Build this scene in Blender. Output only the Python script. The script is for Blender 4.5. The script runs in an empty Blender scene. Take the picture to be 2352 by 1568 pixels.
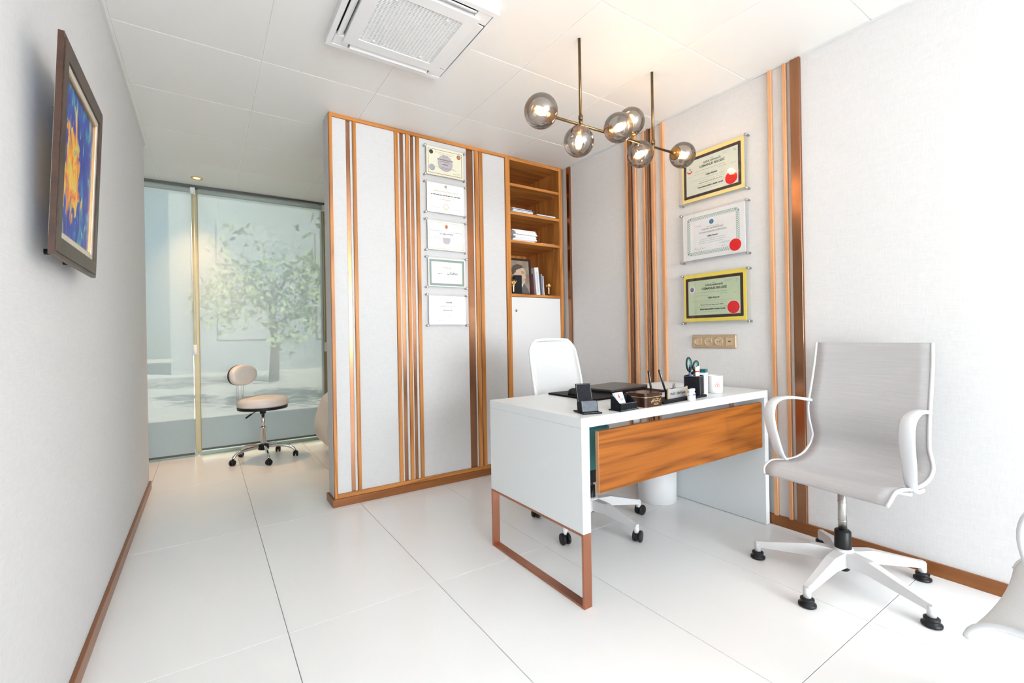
import bpy, bmesh, math, random
from mathutils import Vector, Matrix
random.seed(7)
S = bpy.context.scene
COL = S.collection
R = math.radians
PI = math.pi

# ------------------------------------------------------------------ camera
CEIL, XL, XR, YP, XE, YW, HD = 2.5695, -0.3603, 2.6735, 3.1339, 0.6875, 5.3411, 0.7587
cd = bpy.data.cameras.new('camera')
cam = bpy.data.objects.new('camera', cd)
COL.objects.link(cam)
cd.sensor_width = 36.0
cd.lens = 36.0 * 1052.43 / 2352.0
cd.shift_y = -12.27 / 2352.0
cd.clip_start = 0.02
yaw, roll = R(33.8329), R(-1.0)
fw = Vector((math.sin(yaw), math.cos(yaw), 0))
rt = Vector((math.cos(yaw), -math.sin(yaw), 0))
up = Vector((0, 0, 1))
r2 = rt * math.cos(roll) + up * math.sin(roll)
u2 = up * math.cos(roll) - rt * math.sin(roll)
cam.matrix_world = Matrix(((r2.x, u2.x, -fw.x, 0), (r2.y, u2.y, -fw.y, 0), (r2.z, u2.z, -fw.z, 1.09), (0, 0, 0, 1)))
S.camera = cam

# ------------------------------------------------------------------ world, sun, large lights, exposure
w = bpy.data.worlds.new('world')
S.world = w
w.use_nodes = True
wn = w.node_tree.nodes
bgn = wn['Background']
sky = wn.new('ShaderNodeTexSky')
sky.sky_type = 'HOSEK_WILKIE'
sky.turbidity = 2.5
sky.ground_albedo = 0.5
sky.sun_direction = Vector((0.5, -0.55, 0.7)).normalized()
w.node_tree.links.new(sky.outputs['Color'], bgn.inputs['Color'])
bgn.inputs['Strength'].default_value = 3.6
sd = bpy.data.lights.new('sun', 'SUN')
sd.energy = 18.0
sd.angle = R(1.0)
sd.color = (1, 0.95, 0.88)
so = bpy.data.objects.new('sun', sd)
COL.objects.link(so)
so.rotation_euler = Vector((0.42, -0.5, 0.75)).to_track_quat('Z', 'Y').to_euler()
so.location = (3, -5, 8)


def area(name, loc, target, sx, sy, power, col=(1, 1, 1), spread=180):
    l = bpy.data.lights.new(name, 'AREA')
    l.shape = 'RECTANGLE'
    l.size, l.size_y, l.energy, l.color = sx, sy, power, col
    l.spread = R(spread)
    o = bpy.data.objects.new(name, l)
    COL.objects.link(o)
    o.location = loc
    o.rotation_euler = (Vector(loc) - Vector(target)).to_track_quat('Z', 'Y').to_euler()
    return o


# area lamp added behind the camera as daylight from an unseen window
area('rear_fill_light', (1.16, -6.13, 1.45), (1.16, 5, 1.3), 2.7, 2.0, 160, (0.88, 0.935, 1.0))
# two side fill lamps, added behind the camera to even out the light
area('left_fill_light', (XL + 0.04, -2.9, 1.40), (2.6, 1.2, 0.9), 2.2, 1.6, 42, (0.90, 0.945, 1.0))
area('right_fill_light', (XR - 0.04, -2.9, 1.40), (-0.3, 1.2, 0.9), 2.2, 1.6, 74, (0.90, 0.945, 1.0))
S.view_settings.view_transform = 'Standard'
S.view_settings.look = 'None'
S.view_settings.gamma = 1.0
S.view_settings.use_curve_mapping = False
S.view_settings.exposure = 0.86


# ------------------------------------------------------------------ materials
def new_mat(name):
    m = bpy.data.materials.new(name)
    m.use_nodes = True
    nt = m.node_tree
    return m, nt, nt.nodes['Principled BSDF']


def mat(name, col, rough=0.5, metal=0.0, coat=0.0, trans=0.0, ior=1.45, emit=None, estr=0.0, spec=0.5, alpha=1.0,
        noise=None, bump=0.0):
    m, nt, p = new_mat(name)
    p.inputs['Base Color'].default_value = (*col, 1)
    p.inputs['Roughness'].default_value = rough
    p.inputs['Metallic'].default_value = metal
    p.inputs['Coat Weight'].default_value = coat
    p.inputs['Transmission Weight'].default_value = trans
    p.inputs['IOR'].default_value = ior
    p.inputs['Specular IOR Level'].default_value = spec
    p.inputs['Alpha'].default_value = alpha
    if emit:
        p.inputs['Emission Color'].default_value = (*emit, 1)
        p.inputs['Emission Strength'].default_value = estr
    if noise:
        sc, amt, stretch = noise
        tc = nt.nodes.new('ShaderNodeTexCoord')
        mp = nt.nodes.new('ShaderNodeMapping')
        mp.inputs['Scale'].default_value = stretch
        nz = nt.nodes.new('ShaderNodeTexNoise')
        nz.inputs['Scale'].default_value = sc
        nz.inputs['Detail'].default_value = 5
        cr = nt.nodes.new('ShaderNodeValToRGB')
        a = [max(0, c * (1 - amt)) for c in col]
        b = [min(1, c * (1 + amt)) for c in col]
        cr.color_ramp.elements[0].position, cr.color_ramp.elements[1].position = 0.3, 0.7
        cr.color_ramp.elements[0].color = (*a, 1)
        cr.color_ramp.elements[1].color = (*b, 1)
        L = nt.links.new
        L(tc.outputs['Object'], mp.inputs['Vector'])
        L(mp.outputs[0], nz.inputs['Vector'])
        L(nz.outputs['Fac'], cr.inputs[0])
        L(cr.outputs[0], p.inputs['Base Color'])
        if bump:
            bp = nt.nodes.new('ShaderNodeBump')
            bp.inputs['Strength'].default_value = bump
            bp.inputs['Distance'].default_value = 0.002
            L(nz.outputs['Fac'], bp.inputs['Height'])
            L(bp.outputs[0], p.inputs['Normal'])
    return m


def wallpaper(name, col):
    """woven textile wallpaper: two crossed stretched noises"""
    m, nt, p = new_mat(name)
    L = nt.links.new
    tc = nt.nodes.new('ShaderNodeTexCoord')
    facs = []
    for st in ((26, 26, 330), (330, 330, 26)):
        mp = nt.nodes.new('ShaderNodeMapping')
        mp.inputs['Scale'].default_value = st
        nz = nt.nodes.new('ShaderNodeTexNoise')
        nz.inputs['Scale'].default_value = 1.0
        nz.inputs['Detail'].default_value = 3
        L(tc.outputs['Object'], mp.inputs['Vector'])
        L(mp.outputs[0], nz.inputs['Vector'])
        facs.append(nz)
    mx = nt.nodes.new('ShaderNodeMath')
    mx.operation = 'ADD'
    L(facs[0].outputs['Fac'], mx.inputs[0])
    L(facs[1].outputs['Fac'], mx.inputs[1])
    cr = nt.nodes.new('ShaderNodeMapRange')
    cr.inputs['From Min'].default_value, cr.inputs['From Max'].default_value = 0.75, 1.25
    L(mx.outputs[0], cr.inputs['Value'])
    mc = nt.nodes.new('ShaderNodeMix')
    mc.data_type = 'RGBA'
    mc.inputs['A'].default_value = (*[c * 0.945 for c in col], 1)
    mc.inputs['B'].default_value = (*[min(1, c * 1.02) for c in col], 1)
    L(cr.outputs[0], mc.inputs['Factor'])
    L(mc.outputs['Result'], p.inputs['Base Color'])
    bp = nt.nodes.new('ShaderNodeBump')
    bp.inputs['Strength'].default_value = 0.15
    bp.inputs['Distance'].default_value = 0.002
    L(mx.outputs[0], bp.inputs['Height'])
    L(bp.outputs[0], p.inputs['Normal'])
    p.inputs['Roughness'].default_value = 0.8
    p.inputs['Specular IOR Level'].default_value = 0.25
    return m


def wood(name, dark, light, axis='z', rough=0.4, rings=6.0, fine=1.0, sq=(0.55, 5)):
    m, nt, p = new_mat(name)
    L = nt.links.new
    tc = nt.nodes.new('ShaderNodeTexCoord')
    mp = nt.nodes.new('ShaderNodeMapping')
    a_, b_ = sq
    sc = {'x': (a_, b_, b_), 'y': (b_, a_, b_), 'z': (b_, b_, a_)}[axis]
    mp.inputs['Scale'].default_value = sc
    L(tc.outputs['Object'], mp.inputs['Vector'])
    nz = nt.nodes.new('ShaderNodeTexNoise')
    nz.inputs['Scale'].default_value = 1.1
    nz.inputs['Detail'].default_value = 2
    nz.inputs['Distortion'].default_value = 0.35
    L(mp.outputs[0], nz.inputs['Vector'])
    mu = nt.nodes.new('ShaderNodeMath')
    mu.operation = 'MULTIPLY'
    mu.inputs[1].default_value = rings
    L(nz.outputs['Fac'], mu.inputs[0])
    fr = nt.nodes.new('ShaderNodeMath')
    fr.operation = 'PINGPONG'
    fr.inputs[1].default_value = 0.5
    L(mu.outputs[0], fr.inputs[0])
    mp2 = nt.nodes.new('ShaderNodeMapping')
    mp2.inputs['Scale'].default_value = {'x': (2.5, 110, 110), 'y': (110, 2.5, 110), 'z': (110, 110, 2.5)}[axis]
    L(tc.outputs['Object'], mp2.inputs['Vector'])
    n2 = nt.nodes.new('ShaderNodeTexNoise')
    n2.inputs['Scale'].default_value = 1.0
    n2.inputs['Detail'].default_value = 3
    L(mp2.outputs[0], n2.inputs['Vector'])
    ad = nt.nodes.new('ShaderNodeMath')
    ad.operation = 'MULTIPLY_ADD'
    ad.inputs[1].default_value = 0.8 * fine
    L(n2.outputs['Fac'], ad.inputs[0])
    L(fr.outputs[0], ad.inputs[2])
    cr = nt.nodes.new('ShaderNodeValToRGB')
    cr.color_ramp.elements[0].position, cr.color_ramp.elements[1].position = 0.30, 0.82
    cr.color_ramp.elements[0].color = (*dark, 1)
    cr.color_ramp.elements[1].color = (*light, 1)
    L(ad.outputs[0], cr.inputs[0])
    L(cr.outputs[0], p.inputs['Base Color'])
    p.inputs['Roughness'].default_value = rough
    p.inputs['Specular IOR Level'].default_value = 0.35
    return m


M = {}
M['wall'] = wallpaper('textile_wallpaper', (0.74, 0.73, 0.725))
M['panel'] = wallpaper('panel_fabric', (0.64, 0.635, 0.63))
M['tile'] = mat('floor_tile', (0.90, 0.895, 0.885), 0.22, noise=(1.3, 0.02, (1, 1, 1)))
M['grout'] = mat('grout', (0.52, 0.48, 0.42), 0.9, noise=(30, 0.1, (1, 1, 1)))
M['ceil'] = mat('ceiling_panel', (0.87, 0.865, 0.84), 0.38, spec=0.35, noise=(0.8, 0.015, (1, 1, 1)))
M['ceilback'] = mat('ceiling_grid_white', (0.95, 0.94, 0.9), 0.4)
M['wood_z'] = wood('oak_vertical', (0.33, 0.125, 0.028), (0.60, 0.245, 0.062), 'z')
M['wood_x'] = wood('oak_horizontal', (0.33, 0.125, 0.028), (0.60, 0.245, 0.062), 'x')
M['wood_y'] = wood('oak_depth', (0.33, 0.125, 0.028), (0.60, 0.245, 0.062), 'y')
M['wood_slat'] = wood('slat_oak', (0.62, 0.30, 0.135), (0.76, 0.41, 0.21), 'z', fine=0.8)
M['wood_desk'] = wood('desk_veneer', (0.20, 0.055, 0.006), (0.41, 0.125, 0.014), 'x', 0.42, rings=15, sq=(0.3, 3.4))
M['plinth'] = wood('plinth_brown', (0.22, 0.075, 0.02), (0.30, 0.11, 0.032), 'x', 0.3, rings=2)
M['plinth_y'] = wood('plinth_brown_y', (0.22, 0.075, 0.02), (0.30, 0.11, 0.032), 'y', 0.3, rings=2)
M['bronze'] = mat('bronze_metal', (0.36, 0.175, 0.095), 0.24, 1.0, noise=(6, 0.08, (8, 8, 0.6)))
M['copper'] = mat('copper_frame', (0.46, 0.20, 0.125), 0.32, 1.0, noise=(5, 0.06, (4, 4, 1)))
M['white_lacq'] = mat('white_lacquer', (0.80, 0.83, 0.835), 0.3, noise=(2, 0.008, (1, 1, 1)))
M['white_matte'] = mat('white_matte', (0.72, 0.72, 0.715), 0.5, noise=(3, 0.01, (1, 1, 1)))
M['white_plastic'] = mat('white_plastic', (0.83, 0.83, 0.83), 0.35, noise=(4, 0.008, (1, 1, 1)))
M['ac_white'] = mat('ac_plastic', (0.85, 0.855, 0.86), 0.4, noise=(4, 0.008, (1, 1, 1)))
M['ac_dark'] = mat('ac_dark', (0.03, 0.03, 0.032), 0.6, noise=(10, 0.1, (1, 1, 1)))
M['ac_grey'] = mat('ac_filter_grey', (0.42, 0.44, 0.45), 0.7, noise=(60, 0.1, (1, 1, 1)))
M['black_leather'] = mat('black_leather', (0.014, 0.015, 0.018), 0.5, spec=0.1,  noise=(90, 0.35, (1, 1, 1)), bump=0.3)
M['pocket_sheen'] = mat('sheen_tint_leather', (0.07, 0.085, 0.11), 0.35, noise=(90, 0.25, (1, 1, 1)), bump=0.3)  # black leather with its blue-grey sheen put into the base colour
M['black_plastic'] = mat('black_plastic', (0.014, 0.014, 0.015), 0.35, spec=0.3,  noise=(20, 0.2, (1, 1, 1)))
M['stitch'] = mat('white_stitch', (0.75, 0.75, 0.75), 0.7, noise=(200, 0.1, (1, 1, 1)))
M['laptop'] = mat('laptop_lid', (0.15, 0.135, 0.12), 0.35, 0.6, noise=(150, 0.06, (1, 20, 1)))
M['brass'] = mat('antique_brass', (0.20, 0.125, 0.06), 0.3, 1.0, noise=(20, 0.15, (1, 1, 1)))
M['brass_cup'] = mat('brass_cup', (0.42, 0.24, 0.09), 0.3, 1.0, noise=(20, 0.1, (1, 1, 1)))
M['chrome'] = mat('chrome', (0.72, 0.71, 0.70), 0.12, 1.0, noise=(10, 0.03, (1, 1, 1)))
M['steel'] = mat('brushed_steel', (0.55, 0.54, 0.53), 0.3, 1.0, noise=(60, 0.06, (1, 1, 0.1)))
M['mesh_grey'] = mat('mesh_grey', (0.55, 0.54, 0.545), 0.75, noise=(1, 0.05, (6, 6, 260)), bump=0.5)
M['mesh_white'] = mat('mesh_white', (0.70, 0.705, 0.71), 0.7, noise=(1, 0.04, (260, 260, 260)), bump=0.4)
M['chair_frame'] = mat('chair_frame_white', (0.74, 0.75, 0.77), 0.35, noise=(5, 0.01, (1, 1, 1)))
M['base_grey'] = mat('chair_base_grey', (0.70, 0.69, 0.69), 0.4, noise=(5, 0.01, (1, 1, 1)))
M['cream'] = mat('cream_vinyl', (0.80, 0.72, 0.655), 0.4, noise=(6, 0.02, (1, 1, 1)))
M['paper'] = mat('white_paper', (0.90, 0.91, 0.92), 0.6, noise=(40, 0.015, (1, 1, 1)))
M['paper_cream'] = mat('cream_paper', (0.80, 0.78, 0.62), 0.55, noise=(12, 0.02, (1, 1, 1)))
M['paper_green'] = mat('pale_green_print', (0.70, 0.765, 0.69), 0.5, noise=(12, 0.03, (1, 1, 1)))
M['paper_green2'] = mat('green_print', (0.60, 0.70, 0.48), 0.5, noise=(12, 0.03, (1, 1, 1)))
M['yellow'] = mat('yellow_mount', (0.95, 0.77, 0.10), 0.45, noise=(12, 0.02, (1, 1, 1)))
M['yellow_pale'] = mat('pale_yellow_mount', (0.93, 0.78, 0.31), 0.45, noise=(12, 0.02, (1, 1, 1)))
M['dark_brown'] = mat('dark_brown_border', (0.035, 0.012, 0.01), 0.35, noise=(15, 0.1, (1, 1, 1)))
M['ink'] = mat('black_ink', (0.035, 0.035, 0.04), 0.6, noise=(100, 0.1, (1, 1, 1)))
M['ink_grey'] = mat('grey_ink', (0.36, 0.37, 0.38), 0.6, noise=(100, 0.1, (1, 1, 1)))
M['ink_gold'] = mat('gold_ink', (0.58, 0.50, 0.25), 0.5, noise=(100, 0.1, (1, 1, 1)))
M['ink_blue'] = mat('blue_ink', (0.08, 0.16, 0.42), 0.5, noise=(100, 0.1, (1, 1, 1)))
M['ink_teal'] = mat('teal_ink', (0.05, 0.34, 0.42), 0.5, noise=(100, 0.1, (1, 1, 1)))
M['ink_lilac'] = mat('lilac_print', (0.50, 0.45, 0.47), 0.6, noise=(60, 0.06, (1, 1, 1)))
M['ink_red'] = mat('seal_red', (0.80, 0.006, 0.01), 0.5, noise=(60, 0.05, (1, 1, 1)))
M['ink_maroon'] = mat('maroon_line', (0.30, 0.11, 0.05), 0.5, noise=(60, 0.05, (1, 1, 1)))
M['ink_orange'] = mat('orange_print', (0.62, 0.22, 0.04), 0.5, noise=(60, 0.05, (1, 1, 1)))
M['ink_logo'] = mat('logo_red', (0.78, 0.12, 0.06), 0.5, noise=(60, 0.05, (1, 1, 1)))
M['pattern_band'] = mat('pale_green_pattern', (0.42, 0.54, 0.49), 0.55, noise=(160, 0.2, (1, 1, 1)))
M['green_border'] = mat('grey_green_border', (0.25, 0.33, 0.28), 0.55, noise=(160, 0.12, (1, 1, 1)))
M['socket'] = mat('champagne_plastic', (0.50, 0.37, 0.235), 0.35, 0.15, noise=(30, 0.03, (1, 1, 1)))
M['socket_in'] = mat('champagne_well', (0.60, 0.46, 0.30), 0.25, 0.3, noise=(30, 0.03, (1, 1, 1)))
M['frame_brown'] = wood('walnut_frame', (0.028, 0.012, 0.007), (0.060, 0.027, 0.016), 'z', 0.35, rings=3)
M['frame_brown_y'] = wood('walnut_frame_y', (0.028, 0.012, 0.007), (0.060, 0.027, 0.016), 'y', 0.35, rings=3)
M['liner'] = mat('painting_liner', (0.62, 0.57, 0.47), 0.5, noise=(30, 0.05, (1, 1, 1)))
M['gilt'] = mat('gilt_edge', (0.55, 0.32, 0.13), 0.35, 0.8, noise=(30, 0.08, (1, 1, 1)))
M['tin'] = mat('brown_tin', (0.062, 0.026, 0.017), 0.22, 0.3, coat=0.4, noise=(10, 0.1, (1, 1, 1)))
M['gold'] = mat('gold_paint', (0.75, 0.55, 0.26), 0.35, 0.7, noise=(40, 0.05, (1, 1, 1)))
M['gold_fig'] = mat('gold_figurine', (0.85, 0.58, 0.26), 0.22, 1.0, noise=(40, 0.05, (1, 1, 1)))
M['silver'] = mat('satin_silver', (0.62, 0.61, 0.58), 0.35, 0.5, noise=(40, 0.03, (1, 1, 1)))
M['teal'] = mat('teal_plastic', (0.0, 0.26, 0.22), 0.35, noise=(20, 0.04, (1, 1, 1)))
M['teal_dark'] = mat('dark_teal_cap', (0.01, 0.13, 0.13), 0.4, noise=(20, 0.04, (1, 1, 1)))
M['teal_cloth'] = mat('teal_cloth', (0.10, 0.36, 0.36), 0.8, noise=(30, 0.08, (1, 1, 1)))
M['orange'] = mat('orange_plastic', (0.85, 0.30, 0.02), 0.4, noise=(20, 0.04, (1, 1, 1)))
M['blue'] = mat('blue_plastic', (0.02, 0.045, 0.24), 0.3, noise=(20, 0.05, (1, 1, 1)))
M['bag_blue'] = mat('blue_bin_bag', (0.0, 0.33, 0.58), 0.3, noise=(20, 0.06, (1, 1, 1)))
M['mullion'] = mat('champagne_aluminium', (0.38, 0.31, 0.17), 0.4, 0.3, noise=(10, 0.04, (1, 1, 1)))
M['sill'] = mat('window_track_green', (0.42, 0.52, 0.40), 0.3, noise=(10, 0.03, (1, 1, 1)))
M['chain'] = mat('blind_chain', (0.74, 0.80, 0.78), 0.4, noise=(80, 0.05, (1, 1, 1)))
M['shadow_gap'] = mat('gap_shade_and_bar', (0.10, 0.105, 0.10), 0.6, noise=(10, 0.08, (1, 1, 1)))  # gap shade put into the colour; blind bottom bars share it
M['book_red'] = mat('oxblood_cover', (0.10, 0.012, 0.018), 0.45, noise=(60, 0.12, (1, 1, 1)))
M['book_white'] = mat('white_cover', (0.74, 0.75, 0.76), 0.4, noise=(30, 0.02, (1, 1, 1)))
M['book_blue'] = mat('grey_blue_cover', (0.25, 0.27, 0.34), 0.45, noise=(30, 0.04, (1, 1, 1)))
M['leaf'] = mat('leaf_green', (0.34, 0.42, 0.22), 0.6, noise=(3, 0.35, (1, 1, 1)))
M['bark'] = mat('bark', (0.16, 0.12, 0.09), 0.9, noise=(14, 0.25, (1, 1, 0.2)), bump=0.6)
M['paving'] = mat('outdoor_paving', (0.47, 0.46, 0.43), 0.8, noise=(3, 0.08, (1, 1, 1)))
M['facade'] = mat('grey_facade', (0.36, 0.39, 0.42), 0.8, noise=(2, 0.05, (1, 1, 1)))
M['skin'] = mat('portrait_skin', (0.55, 0.40, 0.29), 0.5, noise=(30, 0.1, (1, 1, 1)))
M['hair'] = mat('portrait_hair', (0.09, 0.065, 0.045), 0.5, noise=(60, 0.3, (1, 1, 1)))
M['suit'] = mat('portrait_suit', (0.12, 0.11, 0.095), 0.5, noise=(60, 0.12, (1, 1, 1)))
M['portrait_bg'] = mat('portrait_backdrop', (0.27, 0.22, 0.165), 0.4, noise=(9, 0.35, (1, 1, 1)))


def thin_glass(name, tint, refl_tint=(1, 1, 1), base_refl=0.04, power=1.0, rough=0.02):
    """thin clear sheet: tinted see-through plus a Fresnel mirror layer"""
    m = bpy.data.materials.new(name)
    m.use_nodes = True
    nt = m.node_tree
    nt.nodes.clear()
    L = nt.links.new
    out = nt.nodes.new('ShaderNodeOutputMaterial')
    tr = nt.nodes.new('ShaderNodeBsdfTransparent')
    tr.inputs[0].default_value = (*tint, 1)
    gl = nt.nodes.new('ShaderNodeBsdfGlossy')
    gl.inputs['Color'].default_value = (*refl_tint, 1)
    gl.inputs['Roughness'].default_value = rough
    lw = nt.nodes.new('ShaderNodeLayerWeight')
    lw.inputs['Blend'].default_value = 0.25
    mr = nt.nodes.new('ShaderNodeMapRange')
    mr.inputs['To Min'].default_value = base_refl
    mr.inputs['To Max'].default_value = power
    L(lw.outputs['Fresnel'], mr.inputs['Value'])
    mx = nt.nodes.new('ShaderNodeMixShader')
    L(mr.outputs[0], mx.inputs[0])
    L(tr.outputs[0], mx.inputs[1])
    L(gl.outputs[0], mx.inputs[2])
    L(mx.outputs[0], out.inputs[0])
    return m


M['acrylic'] = thin_glass('clear_acrylic', (0.998, 0.998, 0.996), base_refl=0.02, power=0.4)
M['pane'] = thin_glass('window_pane', (0.93, 0.96, 0.94), base_refl=0.03, power=0.4)
M['smoke'] = thin_glass('smoked_glass', (0.66, 0.62, 0.585), (0.9, 0.87, 0.84), base_refl=0.17, power=0.95)
M['bulb_glass'] = thin_glass('bulb_glass', (1.0, 0.93, 0.82), (1, 0.9, 0.8), base_refl=0.03, power=0.5)
M['filament'] = mat('filament_glow', (1, 0.8, 0.5), 0.5, emit=(1.0, 0.70, 0.36), estr=26.0, noise=(5, 0.02, (1, 1, 1)))
M['downlight'] = mat('downlight_glow', (1, 0.7, 0.4), 0.5, emit=(1.0, 0.52, 0.16), estr=2.6, noise=(5, 0.02, (1, 1, 1)))

# roller-blind screen cloth: partly see-through weave, translucent threads
m = bpy.data.materials.new('screen_cloth')
m.use_nodes = True
nt = m.node_tree
nt.nodes.clear()
out = nt.nodes.new('ShaderNodeOutputMaterial')
tr = nt.nodes.new('ShaderNodeBsdfTransparent')
df = nt.nodes.new('ShaderNodeBsdfDiffuse')
tl = nt.nodes.new('ShaderNodeBsdfTranslucent')
nz = nt.nodes.new('ShaderNodeTexNoise')
nz.inputs['Scale'].default_value = 220
df.inputs[0].default_value = (0.60, 0.645, 0.635, 1)
tl.inputs[0].default_value = (0.60, 0.655, 0.665, 1)
mr = nt.nodes.new('ShaderNodeMapRange')
mr.inputs['To Min'].default_value, mr.inputs['To Max'].default_value = 0.62, 0.78
m1 = nt.nodes.new('ShaderNodeMixShader')
m1.inputs[0].default_value = 0.45
m2 = nt.nodes.new('ShaderNodeMixShader')
nt.links.new(nz.outputs['Fac'], mr.inputs['Value'])
nt.links.new(mr.outputs[0], m2.inputs[0])
nt.links.new(df.outputs[0], m1.inputs[1])
nt.links.new(tl.outputs[0], m1.inputs[2])
nt.links.new(tr.outputs[0], m2.inputs[1])
nt.links.new(m1.outputs[0], m2.inputs[2])
nt.links.new(m2.outputs[0], out.inputs[0])
M['blind'] = m

# abstract painting: swirling blues with a warm orange figure in the middle (object space, metres)
m, nt, p = new_mat('abstract_oil_paint')
L = nt.links.new
tc = nt.nodes.new('ShaderNodeTexCoord')
nA = nt.nodes.new('ShaderNodeTexNoise')
nA.inputs['Scale'].default_value = 11
nA.inputs['Detail'].default_value = 3
nA.inputs['Distortion'].default_value = 1.6
mpA = nt.nodes.new('ShaderNodeMapping')
mpA.inputs['Rotation'].default_value = (0, 0, 0.5)
mpA.inputs['Scale'].default_value = (1.9, 0.8, 1)
L(tc.outputs['Object'], mpA.inputs['Vector'])
L(mpA.outputs[0], nA.inputs['Vector'])
crA = nt.nodes.new('ShaderNodeValToRGB')
els = crA.color_ramp.elements
els[0].position, els[0].color = 0.30, (0.035, 0.01, 0.16, 1)
els[1].position, els[1].color = 0.74, (0.02, 0.30, 0.33, 1)
for ps, c in ((0.44, (0.006, 0.03, 0.36)), (0.54, (0.01, 0.10, 0.42)), (0.62, (0.02, 0.36, 0.40)), (0.67, (0.45, 0.42, 0.25))):
    e = els.new(ps)
    e.color = (*c, 1)
L(nA.outputs['Fac'], crA.inputs[0])
nB = nt.nodes.new('ShaderNodeTexNoise')
nB.inputs['Scale'].default_value = 9
nB.inputs['Detail'].default_value = 4
nB.inputs['Distortion'].default_value = 2.2
L(mpA.outputs[0], nB.inputs['Vector'])
crB = nt.nodes.new('ShaderNodeValToRGB')
els = crB.color_ramp.elements
els[0].position, els[0].color = 0.30, (0.50, 0.035, 0.01, 1)
els[1].position, els[1].color = 0.68, (0.03, 0.30, 0.30, 1)
for ps, c in ((0.40, (0.80, 0.20, 0.01)), (0.50, (0.90, 0.46, 0.02)), (0.58, (0.80, 0.62, 0.10))):
    e = els.new(ps)
    e.color = (*c, 1)
L(nB.outputs['Fac'], crB.inputs[0])
mpG = nt.nodes.new('ShaderNodeMapping')
mpG.inputs['Location'].default_value = (0.35, 0.1, 0)
mpG.inputs['Scale'].default_value = (6.2, 4.2, 1)
mpG.inputs['Rotation'].default_value = (0, 0, 0.15)
L(tc.outputs['Object'], mpG.inputs['Vector'])
gr = nt.nodes.new('ShaderNodeTexGradient')
gr.gradient_type = 'SPHERICAL'
L(mpG.outputs[0], gr.inputs['Vector'])
ma = nt.nodes.new('ShaderNodeMath')
ma.operation = 'MULTIPLY_ADD'
ma.inputs[1].default_value = 1.5
ma.inputs[2].default_value = -0.62
L(nA.outputs['Fac'], ma.inputs[0])
mb = nt.nodes.new('ShaderNodeMath')
mb.operation = 'ADD'
L(ma.outputs[0], mb.inputs[0])
L(gr.outputs['Fac'], mb.inputs[1])
mrp = nt.nodes.new('ShaderNodeMapRange')
mrp.inputs['From Min'].default_value, mrp.inputs['From Max'].default_value = 0.52, 0.64
L(mb.outputs[0], mrp.inputs['Value'])
mxp = nt.nodes.new('ShaderNodeMix')
mxp.data_type = 'RGBA'
L(mrp.outputs[0], mxp.inputs['Factor'])
L(crA.outputs[0], mxp.inputs['A'])
L(crB.outputs[0], mxp.inputs['B'])
L(mxp.outputs['Result'], p.inputs['Base Color'])
p.inputs['Roughness'].default_value = 0.4
M['painting'] = m


# ------------------------------------------------------------------ geometry helpers
def T(x=0, y=0, z=0):
    return Matrix.Translation((x, y, z))


def RX(a): return Matrix.Rotation(R(a), 4, 'X')
def RY(a): return Matrix.Rotation(R(a), 4, 'Y')
def RZ(a): return Matrix.Rotation(R(a), 4, 'Z')


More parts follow.
